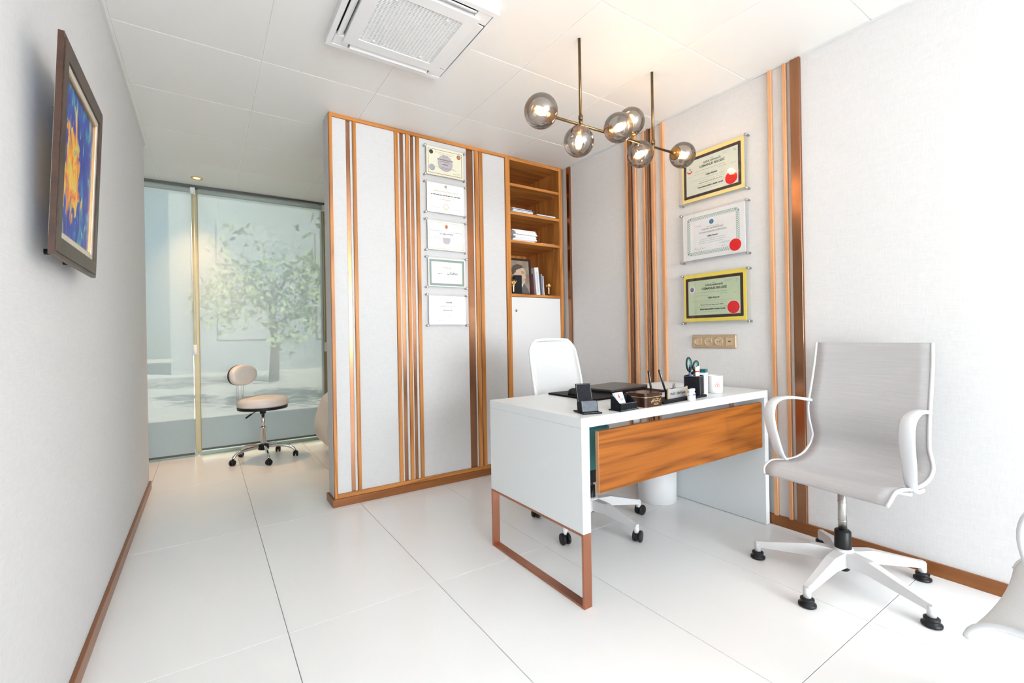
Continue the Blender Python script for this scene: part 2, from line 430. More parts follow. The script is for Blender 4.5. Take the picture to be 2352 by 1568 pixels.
class G:
    """collects geometry for ONE mesh object"""

    def __init__(s):
        s.bm = bmesh.new()

    def _add(s, verts, faces, mtx=None, smooth=False):
        vs = [s.bm.verts.new((mtx @ Vector(v)) if mtx else v) for v in verts]
        for f in faces:
            try:
                fc = s.bm.faces.new([vs[i] for i in f])
                fc.smooth = smooth
            except ValueError:
                pass
        return s

    def box(s, x0, x1, y0, y1, z0, z1, mtx=None, bev=0.0, seg=1):
        x0, x1 = sorted((x0, x1)); y0, y1 = sorted((y0, y1)); z0, z1 = sorted((z0, z1))
        b = bmesh.new()
        vs = [b.verts.new((x, y, z)) for x in (x0, x1) for y in (y0, y1) for z in (z0, z1)]
        for f in ((0, 1, 3, 2), (4, 6, 7, 5), (0, 4, 5, 1), (2, 3, 7, 6), (0, 2, 6, 4), (1, 5, 7, 3)):
            b.faces.new([vs[i] for i in f])
        if bev:
            bmesh.ops.bevel(b, geom=list(b.edges), offset=bev, segments=seg, profile=0.5, affect='EDGES')
            if seg > 1:
                for f in b.faces:
                    f.smooth = True
        s._merge(b, mtx)
        return s

    def _merge(s, b, mtx=None):
        if mtx:
            bmesh.ops.transform(b, matrix=mtx, verts=b.verts)
        mp = {}
        for v in b.verts:
            mp[v] = s.bm.verts.new(v.co)
        for f in b.faces:
            nf = s.bm.faces.new([mp[v] for v in f.verts])
            nf.smooth = f.smooth
        b.free()

    def lathe(s, prof, n=20, mtx=None, smooth=True, cap=True):
        verts, faces = [], []
        for r, z in prof:
            for i in range(n):
                a = 2 * PI * i / n
                verts.append((r * math.cos(a), r * math.sin(a), z))
        for j in range(len(prof) - 1):
            for i in range(n):
                k = (i + 1) % n
                faces.append((j * n + i, j * n + k, (j + 1) * n + k, (j + 1) * n + i))
        if cap:
            if prof[0][0] > 1e-5:
                faces.append(tuple(reversed(range(n))))
            if prof[-1][0] > 1e-5:
                faces.append(tuple(range((len(prof) - 1) * n, len(prof) * n)))
        s._add(verts, faces, mtx, smooth)
        return s

    def cyl(s, r, z0, z1, n=16, mtx=None, r1=None, bev=0.0):
        r1 = r if r1 is None else r1
        pr = [(r, z0), (r1, z1)]
        if bev:
            pr = [(r - bev, z0), (r, z0 + bev), (r1, z1 - bev), (r1 - bev, z1)]
        vs = []
        return s.lathe(pr, n, mtx)

    def sphere(s, r, mtx=None, n=24, m=14, sq=1.0):
        pr = [(r * math.sin(PI * j / m), -r * math.cos(PI * j / m) * sq) for j in range(m + 1)]
        pr[0] = (1e-4, pr[0][1]); pr[-1] = (1e-4, pr[-1][1])
        return s.lathe(pr, n, mtx, cap=False)

    def tube(s, pts, rad, n=8, caps=True, mtx=None):
        pts = [Vector(p) for p in pts]
        rr = rad if isinstance(rad, (list, tuple)) else [rad] * len(pts)
        verts, faces = [], []
        prev = None
        for i, p in enumerate(pts):
            t = (pts[min(i + 1, len(pts) - 1)] - pts[max(i - 1, 0)]).normalized()
            if prev is None:
                a = Vector((0, 0, 1)) if abs(t.z) < 0.9 else Vector((1, 0, 0))
                nrm = t.cross(a).normalized()
            else:
                nrm = (prev - t * prev.dot(t)).normalized()
            prev = nrm
            bn = t.cross(nrm)
            for k in range(n):
                a = 2 * PI * k / n
                verts.append(p + (nrm * math.cos(a) + bn * math.sin(a)) * rr[i])
        for j in range(len(pts) - 1):
            for i in range(n):
                k = (i + 1) % n
                faces.append((j * n + i, j * n + k, (j + 1) * n + k, (j + 1) * n + i))
        if caps:
            faces.append(tuple(reversed(range(n))))
            faces.append(tuple(range((len(pts) - 1) * n, len(pts) * n)))
        s._add(verts, faces, mtx, True)
        return s

    def band(s, pts, sides, hw, ht, mtx=None):
        """rounded ribbon: path pts, side unit vectors, half width/half thickness lists"""
        pts = [Vector(p) for p in pts]
        verts, faces = [], []
        n = 8
        for i, p in enumerate(pts):
            t = (pts[min(i + 1, len(pts) - 1)] - pts[max(i - 1, 0)]).normalized()
            sv = Vector(sides[i] if isinstance(sides, list) else sides)
            sv = (sv - t * sv.dot(t)).normalized()
            nv = t.cross(sv)
            a, b = hw[i], ht[i]
            for (cx, cy) in ((1, .35), (.75, 1), (-.75, 1), (-1, .35), (-1, -.35), (-.75, -1), (.75, -1), (1, -.35)):
                verts.append(p + sv * a * cx + nv * b * cy)
        for j in range(len(pts) - 1):
            for i in range(n):
                k = (i + 1) % n
                faces.append((j * n + i, j * n + k, (j + 1) * n + k, (j + 1) * n + i))
        faces.append(tuple(reversed(range(n))))
        faces.append(tuple(range((len(pts) - 1) * n, len(pts) * n)))
        s._add(verts, faces, mtx, True)
        return s

    def prism(s, poly, z0, z1, mtx=None, smooth=False):
        n = len(poly)
        verts = [(x, y, z0) for x, y in poly] + [(x, y, z1) for x, y in poly]
        faces = [tuple(reversed(range(n))), tuple(range(n, 2 * n))]
        for i in range(n):
            k = (i + 1) % n
            faces.append((i, k, n + k, n + i))
        s._add(verts, faces, mtx, smooth)
        return s

    def ring(s, outer, inner, z0, z1, mtx=None):
        """flat frame between two polys with same vertex count"""
        n = len(outer)
        V = [(x, y, z) for z in (z0, z1) for poly in (outer, inner) for x, y in poly]
        o0, i0, o1, i1 = 0, n, 2 * n, 3 * n
        faces = []
        for i in range(n):
            k = (i + 1) % n
            faces += [(o1 + i, o1 + k, i1 + k, i1 + i), (o0 + k, o0 + i, i0 + i, i0 + k), (o0 + i, o0 + k, o1 + k, o1 + i), (i0 + k, i0 + i, i1 + i, i1 + k)]
        s._add(V, faces, mtx)
        return s

    def mesh(s, name):
        bmesh.ops.recalc_face_normals(s.bm, faces=s.bm.faces)
        me = bpy.data.meshes.new(name)
        s.bm.to_mesh(me)
        s.bm.free()
        return me


def obj(name, g, material, parent=None, loc=None, rot=None):
    me = g if isinstance(g, bpy.types.Mesh) else g.mesh(name)
    if material is not None and not me.materials:
        me.materials.append(M[material])
    o = bpy.data.objects.new(name, me)
    COL.objects.link(o)
    if parent:
        o.parent = parent
    if loc:
        o.location = loc
    if rot:
        o.rotation_euler = rot
    return o


def tag(o, label, cat, group=None):
    o['label'] = label
    o['category'] = cat
    if group:
        o['group'] = group
    return o


def thing(name, label, cat, loc=(0, 0, 0), rz=0, group=None, rx=0, ry=0):
    o = bpy.data.objects.new(name, None)
    COL.objects.link(o)
    o.empty_display_size = 0.05
    o.location = loc
    o.rotation_euler = (R(rx), R(ry), R(rz))
    return tag(o, label, cat, group)


def struct(name, g, material, label=None):
    o = obj(name, g, material) if g is not None else bpy.data.objects.new(name, None)
    if g is None:
        COL.objects.link(o)
    o['kind'] = 'structure'
    if label:
        o['label'] = label
    return o


def copy_tree(o, parent=None):
    c = o.copy()
    COL.objects.link(c)
    c.parent = parent
    for ch in list(o.children):
        copy_tree(ch, c)
    return c


def text_mesh(body, size, depth=0.0003, align='CENTER', shear=0.0, bold=0.0, sx=1.0):
    cu = bpy.data.curves.new('lettering', 'FONT')
    cu.body = body
    cu.size = size
    cu.align_x = align
    cu.align_y = 'CENTER'
    cu.extrude = depth
    cu.shear = shear
    cu.offset = bold
    cu.resolution_u = 3
    o = bpy.data.objects.new('lettering_tmp', cu)
    COL.objects.link(o)
    dg = bpy.context.evaluated_depsgraph_get()
    me = bpy.data.meshes.new_from_object(o.evaluated_get(dg))
    me.transform(Matrix.Diagonal((sx, 1, 1, 1)))
    bpy.data.objects.remove(o)
    bpy.data.curves.remove(cu)
    me.materials.clear()
    return me


def text(body, size, material, parent, loc, rot=(0, 0, 0), **k):
    me = text_mesh(body, size, **k)
    o = obj('lettering', me, material, parent, loc, rot)
    return o


def rrect(x0, x1, y0, y1, r, n=4):
    P = []
    for cx, cy, a0 in ((x1 - r, y1 - r, 0), (x0 + r, y1 - r, 90), (x0 + r, y0 + r, 180), (x1 - r, y0 + r, 270)):
        for i in range(n + 1):
            a = R(a0 + 90 * i / n)
            P.append((cx + r * math.cos(a), cy + r * math.sin(a)))
    return P


def rect(x0, x1, y0, y1):
    return [(x1, y1), (x0, y1), (x0, y0), (x1, y0)]


def disc(cx, cy, r, n=28, ry=None):
    ry = ry or r
    return [(cx + r * math.cos(2 * PI * i / n), cy + ry * math.sin(2 * PI * i / n)) for i in range(n)]


def smooth_path(pts, n=6):
    """Catmull-Rom through pts"""
    P = [Vector(p) for p in pts]
    P = [P[0] * 2 - P[1]] + P + [P[-1] * 2 - P[-2]]
    out = []
    for i in range(1, len(P) - 2):
        for k in range(n):
            t = k / n
            a, b, c, d = P[i - 1], P[i], P[i + 1], P[i + 2]
            out.append(0.5 * ((2 * b) + (c - a) * t + (2 * a - 5 * b + 4 * c - d) * t * t + (3 * b - a - 3 * c + d) * t ** 3))
    out.append(P[-2])
    return out


# ================================================================== STRUCTURE
XA0 = -1.6      # alcove beyond the end of the left wall
YL = 4.35       # end of the left wall
YR = -6.2       # rear wall
XB = 3.2        # right end of the room behind the partition

# floor: bed + tiles
fl = struct('floor', G().box(XA0, XB, YR, YW + 0.06, -0.12, -0.006), 'grout', 'white porcelain tiled floor')
tx = [-1.558, -0.958, -0.358, 0.242, 0.842, 1.448, 2.05, 2.65, 3.2]
ty = [-6.2, -5.3, -4.1, -2.9, -1.7, -0.5, 0.69, 1.885, 3.05, 4.25, 5.395]
tcache = {}
for i in range(len(tx) - 1):
    for j in range(len(ty) - 1):
        x0, x1, y0, y1 = tx[i] + 0.0012, tx[i + 1] - 0.0012, ty[j] + 0.0012, ty[j + 1] - 0.0012
        if x1 < XL - 0.05 and y1 < YL:
            continue
        key = (round(x1 - x0, 4), round(y1 - y0, 4))
        if key not in tcache:
            tcache[key] = G().box(-key[0] / 2, key[0] / 2, -key[1] / 2, key[1] / 2, -0.006, 0, bev=0.0008).mesh('tile')
            tcache[key].materials.append(M['tile'])
        obj('tile', tcache[key], None, fl, ((x0 + x1) / 2, (y0 + y1) / 2, 0))

# ceiling: backing + panels
ce = struct('ceiling', G().box(XA0, XB, YR, YW + 0.3, CEIL + 0.0025, CEIL + 0.2), 'ceilback', 'glossy off-white ceiling of square metal panels')
cx_ = [-1.54, -0.94, -0.34, 0.268, 0.875, 1.48, 2.085, 2.69, 3.2]
cy_ = [-6.2, -5.81, -5.2, -4.6, -3.99, -3.385, -2.78, -2.175, -1.57, -0.965, -0.36, 0.245, 0.85, 1.455, 2.06, 2.74, 3.37, 3.98, 4.60, 5.33]
cc = {}
for i in range(len(cx_) - 1):
    for j in range(len(cy_) - 1):
        x0, x1, y0, y1 = cx_[i], cx_[i + 1], cy_[j], cy_[j + 1]
        if x1 < XL and y1 < YL - 0.5:
            continue
        key = (round(x1 - x0 - 0.006, 4), round(y1 - y0 - 0.006, 4))
        if key not in cc:
            cc[key] = G().box(-key[0] / 2, key[0] / 2, -key[1] / 2, key[1] / 2, 0, 0.003, bev=0.001).mesh('ceiling_tile')
            cc[key].materials.append(M['ceil'])
        obj('panel', cc[key], None, ce, ((x0 + x1) / 2, (y0 + y1) / 2, CEIL))

# walls
wl = struct('wall_left', G().box(XL - 0.12, XL, YR, YL, 0, CEIL + 0.012), 'wall', 'left wall in pale textile wallpaper')
struct('trim_1', G().box(XL, XL + 0.012, YR, YL, CEIL - 0.012, CEIL), 'white_matte', 'thin ceiling edge strip above the left wall')
bl = struct('baseboard_left', G().box(XL, XL + 0.014, YR, YL + 0.004, 0.0, 0.058, bev=0.002), 'plinth_y', 'brown baseboard along the left wall')
wr = struct('wall_right', G().box(XR, XR + 0.12, YR, YP + 0.35, 0, CEIL + 0.012), 'wall', 'right wall in pale textile wallpaper with wooden slats')
br = struct('baseboard_right', G().box(XR - 0.014, XR, YR, YP - 0.03, 0, 0.058, bev=0.002), 'plinth_y', 'brown baseboard along the right wall')
struct('trim_2', G().box(XR - 0.012, XR, YR, YP - 0.02, CEIL - 0.012, CEIL), 'white_matte', 'thin ceiling edge strip above the right wall')
for y0, y1, k in ((2.368, 2.389, 'w'), (2.332, 2.351, 'b'), (2.289, 2.307, 'w'), (2.207, 2.226, 'w'), (2.166, 2.185, 'b'), (2.124, 2.147, 'w'),
                  (2.043, 2.066, 'w'), (1.313, 1.332, 'w'), (1.235, 1.253, 'w'), (1.165, 1.213, 'b'), (3.025, 3.062, 'b')):
    o = obj('wood_slat' if k == 'w' else 'bronze_slat', G().box(XR - 0.02, XR, y0, y1, 0.058, CEIL - 0.012, bev=0.001), 'wood_slat' if k == 'w' else 'bronze', wr)
    if k == 'b':
        o['label'] = 'brown bronze metal slat'
# rear wall behind the camera, with an opening added for the rear lamp
rg = G()
rg.box(XL - 0.12, -0.2, YR - 0.12, YR, 0, CEIL).box(2.52, XB, YR - 0.12, YR, 0, CEIL).box(-0.2, 2.52, YR - 0.12, YR, 0, 0.42).box(-0.2, 2.52, YR - 0.12, YR, 2.47, CEIL)
struct('wall_rear', rg, 'wall', 'rear wall around the added window behind the camera')
for n_, xw, sg, lb in ((5, XL, 1, 'left'), (6, XR, -1, 'right')):  # unseen side windows, added to go with the side fill lamps
    w5 = struct('window_%d' % n_, G().ring(rect(-4.05, -1.75, 0.58, 2.22), rect(-4.0, -1.8, 0.63, 2.17), 0, 0.03 * sg, T(xw, 0, 0) @ RZ(90) @ RX(90)), 'white_matte', 'unseen side window added in the %s wall for fill light' % lb)
    obj('pane', G().box(xw + 0.001 * sg, xw + 0.008 * sg, -4.0, -1.8, 0.63, 2.17), 'pane', w5)
w3 = struct('window_3', G().ring(rect(-0.2, 2.52, 0.42, 2.47), rect(-0.15, 2.47, 0.47, 2.42), -0.03, 0.03, T(0, YR - 0.06, 0) @ RX(90)), 'white_matte', 'unseen window added behind the camera for the rear lamp')  # not in view, added as a frame for the rear lamp
obj('pane', G().box(-0.15, 2.47, YR - 0.064, YR - 0.056, 0.47, 2.42), 'pane', w3)
# alcove and far room shell
struct('wall_alcove', G().box(XA0 - 0.1, XA0, YL - 0.12, YW + 0.06, 0, CEIL).box(XA0, XL - 0.12, YL - 0.12, YL, 0, CEIL), 'wall', 'side walls of the window passage')
struct('wall_far_right', G().box(XB, XB + 0.1, YP, YW + 0.06, 0, CEIL), 'wall', 'far side wall behind the partition')

# partition (feature wall) : core, fabric panels, oak frame and slats, bronze inlays, plinth
PT = 0.15
wp = struct('wall_partition', G().box(XE + 0.004, 2.075, YP + 0.012, YP + PT, 0.05, CEIL + 0.006), 'white_matte', 'free-standing partition with fabric panels, oak slats and bronze inlays')
PX = [0.708, 0.798, 0.823, 0.839, 0.862, 1.128, 1.153, 1.168, 1.194, 1.211, 1.234, 1.247, 1.270, 1.287, 1.312, 1.702, 1.759, 1.771, 1.800, 1.810, 1.842, 2.054]
kinds = 'p b p w p w p b p w p b p w p b p w p w p'.split()
Z0, Z1 = 0.075, CEIL - 0.022
for i, k in enumerate(kinds):
    x0, x1 = PX[i], PX[i + 1]
    if k == 'p':
        obj('fabric_panel', G().box(x0 + 0.0005, x1 - 0.0005, YP + 0.002, YP + 0.014, Z0, Z1, bev=0.0015), 'panel', wp)
    elif k == 'w':
        obj('wood_slat', G().box(x0, x1, YP - 0.010, YP + 0.014, Z0, Z1, bev=0.001), 'wood_z', wp)
    else:
        o = obj('bronze_inlay', G().box(x0, x1, YP + 0.004, YP + 0.014, Z0, Z1, bev=0.0008), 'bronze', wp)
        o['label'] = 'polished bronze metal inlay'
obj('wood_frame', G().box(XE, 0.708, YP - 0.012, YP + 0.016, 0.05, CEIL, bev=0.001), 'wood_z', wp)
obj('wood_frame', G().box(0.708, 2.054, YP - 0.012, YP + 0.016, Z1, CEIL, bev=0.001), 'wood_x', wp)
obj('wood_frame', G().box(0.708, 2.054, YP - 0.012, YP + 0.016, 0.05, Z0, bev=0.001), 'wood_x', wp)
obj('side_panel', G().box(XE - 0.001, XE + 0.004, YP + 0.017, YP + PT, 0.052, CEIL, bev=0.0005), 'panel', wp)
pg = G().box(XE - 0.016, 2.66, YP - 0.028, YP + 0.016, 0, 0.05, bev=0.001)
obj('plinth', pg, 'plinth', wp)
obj('plinth', G().box(XE - 0.016, XE + 0.002, YP + 0.0165, YP + PT + 0.016, 0, 0.05, bev=0.001), 'plinth_y', wp)

# glazed front: window_1 (left bay) and window_2 (main bay)
for n, (x0, x1) in enumerate(((XA0, -0.062), (-0.062, 1.10), (1.10, XB))):
    wn_ = struct('window_%d' % (n + 1 if n < 2 else 4), None, None, ('left', 'main', 'right')[n] + ' bay of the floor-to-ceiling glazed front')
    obj('pane', G().box(x0 + 0.02, x1 - 0.02, YW + 0.028, YW + 0.038, 0.03, CEIL - 0.005), 'pane', wn_)
    obj('bottom_track', G().box(x0 + 0.003, x1 - 0.003, YW, YW + 0.055, 0.0, 0.03, bev=0.003), 'sill', wn_)
    obj('mullion', G().box(x1 - 0.026, x1 + 0.024, YW, YW + 0.06, 0.03, CEIL, bev=0.003), 'mullion', wn_)
struct('trim_3', G().box(XA0, XB, YW - 0.09, YW + 0.06, CEIL - 0.018, CEIL), 'shadow_gap', 'dark strip coloured as the shaded gap above the blinds')

# ================================================================== OUTSIDE
struct('ground_outside', G().box(-14, 26, YW + 0.06, 40, -0.14, -0.06), 'paving', 'grey paving outside the window')
struct('sun_blocking_roof', G().box(-6, 12, -3.2, YW + 0.9, CEIL + 0.21, CEIL + 0.5), 'white_matte', 'unseen roof slab of the building, added to block the sun')  # unseen slab, put in to keep the sun out of the room


def tree(loc, h, crown_r, label, seed, n=900):
    rnd = random.Random(seed)
    t = thing('tree', label, 'tree', loc, group='trees outside the window')
    g = G().tube([(0, 0, 0), (0.06, 0.02, h * 0.3), (-0.03, 0.05, h * 0.55), (0.02, 0, h * 0.75)], [0.14, 0.11, 0.09, 0.05], 10)
    for k in range(5):
        a = k * 1.3
        g.tube([(0, 0, h * (0.42 + 0.05 * k)), (0.5 * crown_r * math.cos(a), 0.5 * crown_r * math.sin(a), h * (0.62 + 0.06 * k))], [0.06, 0.02], 6)
    obj('trunk', g, 'bark', t)
    lg = G()
    blobs = [(rnd.uniform(-.75, .75) * crown_r, rnd.uniform(-.75, .75) * crown_r, h * rnd.uniform(.45, .95), rnd.uniform(.3, .5) * crown_r) for _ in range(14)]
    verts, faces = [], []
    for _ in range(n):
        bx, by, bz, brr = rnd.choice(blobs)
        d = Vector((rnd.gauss(0, 1), rnd.gauss(0, 1), rnd.gauss(0, 1))).normalized() * brr * rnd.uniform(.5, 1)
        c = Vector((bx, by, bz)) + d
        a = Vector((rnd.gauss(0, 1), rnd.gauss(0, 1), rnd.gauss(0, 1))).normalized()
        b = a.cross(Vector((rnd.gauss(0, 1), rnd.gauss(0, 1), rnd.gauss(0, 1)))).normalized()
        sz = rnd.uniform(.07, .13)
        i = len(verts)
        verts += [c - a * sz, c + b * sz * .5, c + a * sz, c - b * sz * .5]
        faces.append((i, i + 1, i + 2, i + 3))
    lg._add(verts, faces)
    o = obj('foliage', lg, 'leaf', t)
    o['kind'] = 'stuff'
    return t


tree((-2.6, 10.0, -0.06), 4.3, 1.7, 'leafy tree outside the left window bay', 3, 1500)
tree((1.6, 14.5, -0.06), 3.6, 1.8, 'lower bushy tree outside, centre of the main bay', 5, 1500)
tree((3.1, 9.0, -0.06), 4.6, 1.6, 'tall tree outside, towards the partition edge', 9, 1500)
b = thing('building', 'grey building standing across the yard outside', 'building', (0.0, 20, -0.06))
bg_ = G().box(-1.0, 16, 0, 6, 0, 9)
obj('facade', bg_, 'facade', b)
for i in range(4):
    for j in range(3):
        obj('window', G().box(0.4 + i * 3.4, 2.0 + i * 3.4, -0.05, 0.02, 1.2 + j * 2.8, 2.7 + j * 2.8, bev=0.01), 'ac_grey', b)

# ================================================================== BLINDS, DOWNLIGHTS, CEILING UNIT
def blind(x0, x1, zb, label, chain_x):
    t = thing('roller_blind', label, 'blind', ((x0 + x1) / 2, YW - 0.045, 0), group='roller blinds on the glazed front')
    h = (x1 - x0) / 2
    obj('fabric', G().box(-h, h, -0.0006, 0.0006, zb, CEIL - 0.05), 'blind', t)
    obj('roller', G().cyl(0.022, -h, h, 16, T(0, 0, CEIL - 0.045) @ RY(90)), 'blind', t)
    obj('bottom_bar', G().box(-h, h, -0.006, 0.006, zb - 0.014, zb + 0.004, bev=0.002), 'shadow_gap', t)
    obj('bracket', G().box(chain_x - 0.02 - (x0 + x1) / 2, chain_x + 0.02 - (x0 + x1) / 2, -0.03, 0.025, CEIL - 0.075, CEIL - 0.018, bev=0.004), 'chain', t)
    cxl = chain_x - (x0 + x1) / 2
    g = G()
    for dx in (-0.011, 0.011):
        g.tube([(cxl + dx, -0.032, CEIL - 0.06), (cxl + dx, -0.034, 1.04)], 0.0025, 6)
    obj('chain', g, 'chain', t)
    obj('chain_weight', G().box(cxl - 0.016, cxl + 0.016, -0.046, -0.024, 0.96, 1.06, bev=0.006, seg=2), 'white_plastic', t)
    return t


blind(XA0 + 0.05, -0.092, 0.035, 'pale screen roller blind in the narrow left bay of the window', -0.078)
blind(-0.040, 1.075, 0.065, 'wide pale screen roller blind behind the white stool', 1.092)
blind(1.12, 2.4, 0.065, 'screen roller blind hidden behind the partition', 2.42)


def downlight(x, y, label, power, col=(1, 0.66, 0.38)):
    t = thing('recessed_downlight', label, 'downlight', (x, y, CEIL), group='recessed ceiling spots')
    obj('trim_ring', G().lathe([(0.045, 0.0), (0.047, -0.004), (0.036, -0.005), (0.034, 0.004)], 24), 'gold', t)
    obj('bulb', G().lathe([(0.0335, 0.003), (0.025, -0.003), (0.001, -0.0045)], 20), 'downlight', t)
    l = bpy.data.lights.new('downlight_beam', 'SPOT')
    l.energy, l.color, l.spot_size, l.spot_blend, l.shadow_soft_size = power, col, R(76), 1.0, 0.05
    lo = bpy.data.objects.new('downlight_beam', l)
    COL.objects.link(lo)
    lo.parent = t
    lo.location = (0, 0, -0.02)
    return t


downlight(-0.04, 5.02, 'glowing orange recessed spot in the ceiling near the window', 60, (1, 0.60, 0.30))
downlight(1.75, 4.35, 'unseen recessed spot added behind the partition for light', 40)  # unseen spot, added for more warm light back here
for i, (x, y) in enumerate(((0.57, -0.65), (1.78, -0.65))):  # two unseen spots, added to lift the light near the camera
    downlight(x, y, 'unseen recessed spot added behind the camera for light, ' + ('left' if i == 0 else 'right') + ' one', 7, (1, 0.97, 0.94))

t = thing('ceiling_air_conditioner', 'white four-way cassette air conditioner set in the ceiling', 'air conditioner', (0.82, 2.045, CEIL))
oz = -0.034
obj('outer_frame', G().ring(rrect(-.312, .312, -.312, .312, .008), rrect(-.288, .288, -.288, .288, .004), oz, 0.0), 'ac_white', t)
obj('recess', G().box(-.286, .286, -.286, .286, -0.012, 0.0), 'ac_dark', t)
# corner covers
for sx in (-1, 1):
    for sy in (-1, 1):
        obj('corner_cover', G().box(sx * .286, sx * .212, sy * .286, sy * .212, oz + 0.002, -0.012, bev=0.002), 'ac_white', t)
# inner filter panel with perforated grille
pf = obj('filter_panel', G().ring(rrect(-.244, .244, -.244, .244, .006), rect(-.185, .185, -.185, .185) if False else rrect(-.185, .185, -.185, .185, .003), oz - 0.006, -0.012), 'ac_white', t)
obj('filter_mesh', G().box(-.184, .184, -.184, .184, oz + 0.004, oz + 0.008), 'ac_grey', pf)
g = G()
N = 38
for i in range(N + 1):
    v = -.184 + .368 * i / N
    g.box(-.184, .184, v - .0021, v + .0021, oz - 0.003, oz + 0.003)
N = 22
for i in range(N + 1):
    v = -.184 + .368 * i / N
    g.box(v - .0026, v + .0026, -.184, .184, oz - 0.0025, oz + 0.0025)
o = obj('perforated_grille', g, 'ac_white', pf)
for px_, py_ in ((-.12, -.16), (.12, -.16), (-.12, .16), (.12, .16)):
    obj('latch', G().cyl(0.006, oz - 0.007, oz, 12, T(px_, py_, 0)), 'ac_white', pf)
# four louvre flaps, opened
for a, ang in ((0, 28), (90, 8), (180, 28), (270, 28)):
    mt = RZ(a) @ T(0, -.266, oz + 0.004) @ RX(ang)
    obj('louvre_flap', G().box(-.205, .205, -.017, .017, -.003, .003, mt, bev=0.002), 'ac_white', t)

# ================================================================== PAINTING
t = thing('framed_painting', 'abstract blue and orange painting in a dark walnut frame, hung on the left wall', 'painting', (XL + 0.052, 1.822, 1.312), 0)
t.rotation_euler = (R(90), 0, R(90))       # local x -> +Y, y -> +Z, z -> +X (out of the wall)
tilt = RX(2.6)
W2, Hh, fwid = 0.258, 0.56, 0.050
for (pa, m_) in (([(-W2, 0), (-W2 + fwid, fwid), (-W2 + fwid, Hh - fwid), (-W2, Hh)], 'frame_brown'), ([(W2, Hh), (W2 - fwid, Hh - fwid), (W2 - fwid, fwid), (W2, 0)], 'frame_brown'),
                 ([(W2, 0), (W2 - fwid, fwid), (-W2 + fwid, fwid), (-W2, 0)], 'frame_brown_y'), ([(-W2, Hh), (-W2 + fwid, Hh - fwid), (W2 - fwid, Hh - fwid), (W2, Hh)], 'frame_brown_y')):
    g = G()
    # moulding: outer edge lower, stepped towards the inside
    n = len(pa)
    g.prism(pa, -0.009, 0.0, tilt)
    inn = [pa[0], pa[3]]
    g.prism([Vector(pa[0]).lerp(Vector(pa[1]), .2)[:], pa[1], pa[2], Vector(pa[3]).lerp(Vector(pa[2]), .2)[:]], 0.0, 0.005, tilt)
    g.prism([Vector(pa[0]).lerp(Vector(pa[1]), .0)[:], Vector(pa[0]).lerp(Vector(pa[1]), .3)[:], Vector(pa[3]).lerp(Vector(pa[2]), .3)[:], Vector(pa[3])[:]], 0.0, 0.003, tilt)
    obj('frame_rail', g, m_, t)
i0, i1 = fwid, fwid + 0.018
obj('liner', G().ring(rect(-W2 + i0, W2 - i0, i0, Hh - i0), rect(-W2 + i1, W2 - i1, i1, Hh - i1), -0.02, 0.0, tilt), 'liner', t)
obj('gilt_edge', G().ring(rect(-W2 + i1, W2 - i1, i1, Hh - i1), rect(-W2 + i1 + .005, W2 - i1 - .005, i1 + .005, Hh - i1 - .005), -0.02, -0.003, tilt), 'gilt', t)
cv = G().box(-W2 + i1 + .004, W2 - i1 - .004, -(Hh / 2 - i1 - .004), Hh / 2 - i1 - .004, -0.022, -0.008)
obj('canvas', cv, 'painting', t, (0, Hh / 2 * math.cos(R(2.6)), Hh / 2 * math.sin(R(2.6))), (R(2.6), 0, 0))
obj('hanging_wire', G().tube([(-0.15, 0.40, -0.003), (0, 0.46, -0.045), (0.15, 0.40, -0.003)], 0.0015, 6), 'steel', t)
for bx_ in (-.08, .12):
    obj('bumper', G().cyl(0.008, -0.0515, -0.008, 12, T(bx_, 0.03, 0)), 'black_plastic', t)

# ================================================================== DIPLOMAS
def lines(rows, h=0.0022, seed=1, parent=None, mater='ink_grey', z=0.0014, x_jit=True):
    """rows: (cx, y, width, weight) of print too small to read: rows of word-length strokes"""
    rnd = random.Random(seed)
    g = G()
    for cx, y, wd, wt in rows:
        x = cx - wd / 2
        while x < cx + wd / 2 - 0.002:
            l = min(rnd.uniform(.008, .026), cx + wd / 2 - x)
            g.box(x, x + l, y - h * wt / 2, y + h * wt / 2, z, z + 0.0003)
            x += l + rnd.uniform(.003, .005)
    o = obj('small_print', g, mater, parent)
    o['kind'] = 'stuff'
    return o


def diploma(loc, on, pw, ph, label, plate, knobs, paper_mat='paper'):
    t = thing('framed_certificate', label, 'certificate', loc, group='certificates on acrylic plates')
    t.rotation_euler = (R(90), 0, 0) if on == 'partition' else (R(90), 0, R(-90))
    kx0, kx1, ky0, ky1 = knobs
    a = 0.010
    obj('acrylic_plate', G().box(kx0 - a, kx1 + a, ky0 - a, ky1 + a, 0.0255, 0.0285), 'acrylic', t)
    pp = obj('paper', G().box(-pw / 2, pw / 2, -ph / 2, ph / 2, 0.0215, 0.0245), paper_mat, t)
    for x in (kx0, kx1):
        for y in (ky0, ky1):
            obj('standoff', G().lathe([(0.0065, 0.0), (0.0065, 0.024), (0.0085, 0.0245), (0.0085, 0.038), (0.0075, 0.0395), (0.003, 0.0395)], 14, T(x, y, 0)), 'steel', t)
    return t, pp


zp = 0.0245       # print sits just proud of the paper


def pr(name, poly, m_, parent, dz=0.0004):
    return obj(name, G().prism(poly, zp - 0.0002, zp + dz), m_, parent)


def frame_print(name, x0, x1, y0, y1, wdt, m_, parent, dz=0.0004, r=None):
    if r:
        return obj(name, G().ring(rrect(x0, x1, y0, y1, r), rrect(x0 + wdt, x1 - wdt, y0 + wdt, y1 - wdt, max(r - wdt, .002)), zp, zp + dz), m_, parent)
    return obj(name, G().ring(rect(x0, x1, y0, y1), rect(x0 + wdt, x1 - wdt, y0 + wdt, y1 - wdt), zp, zp + dz), m_, parent)


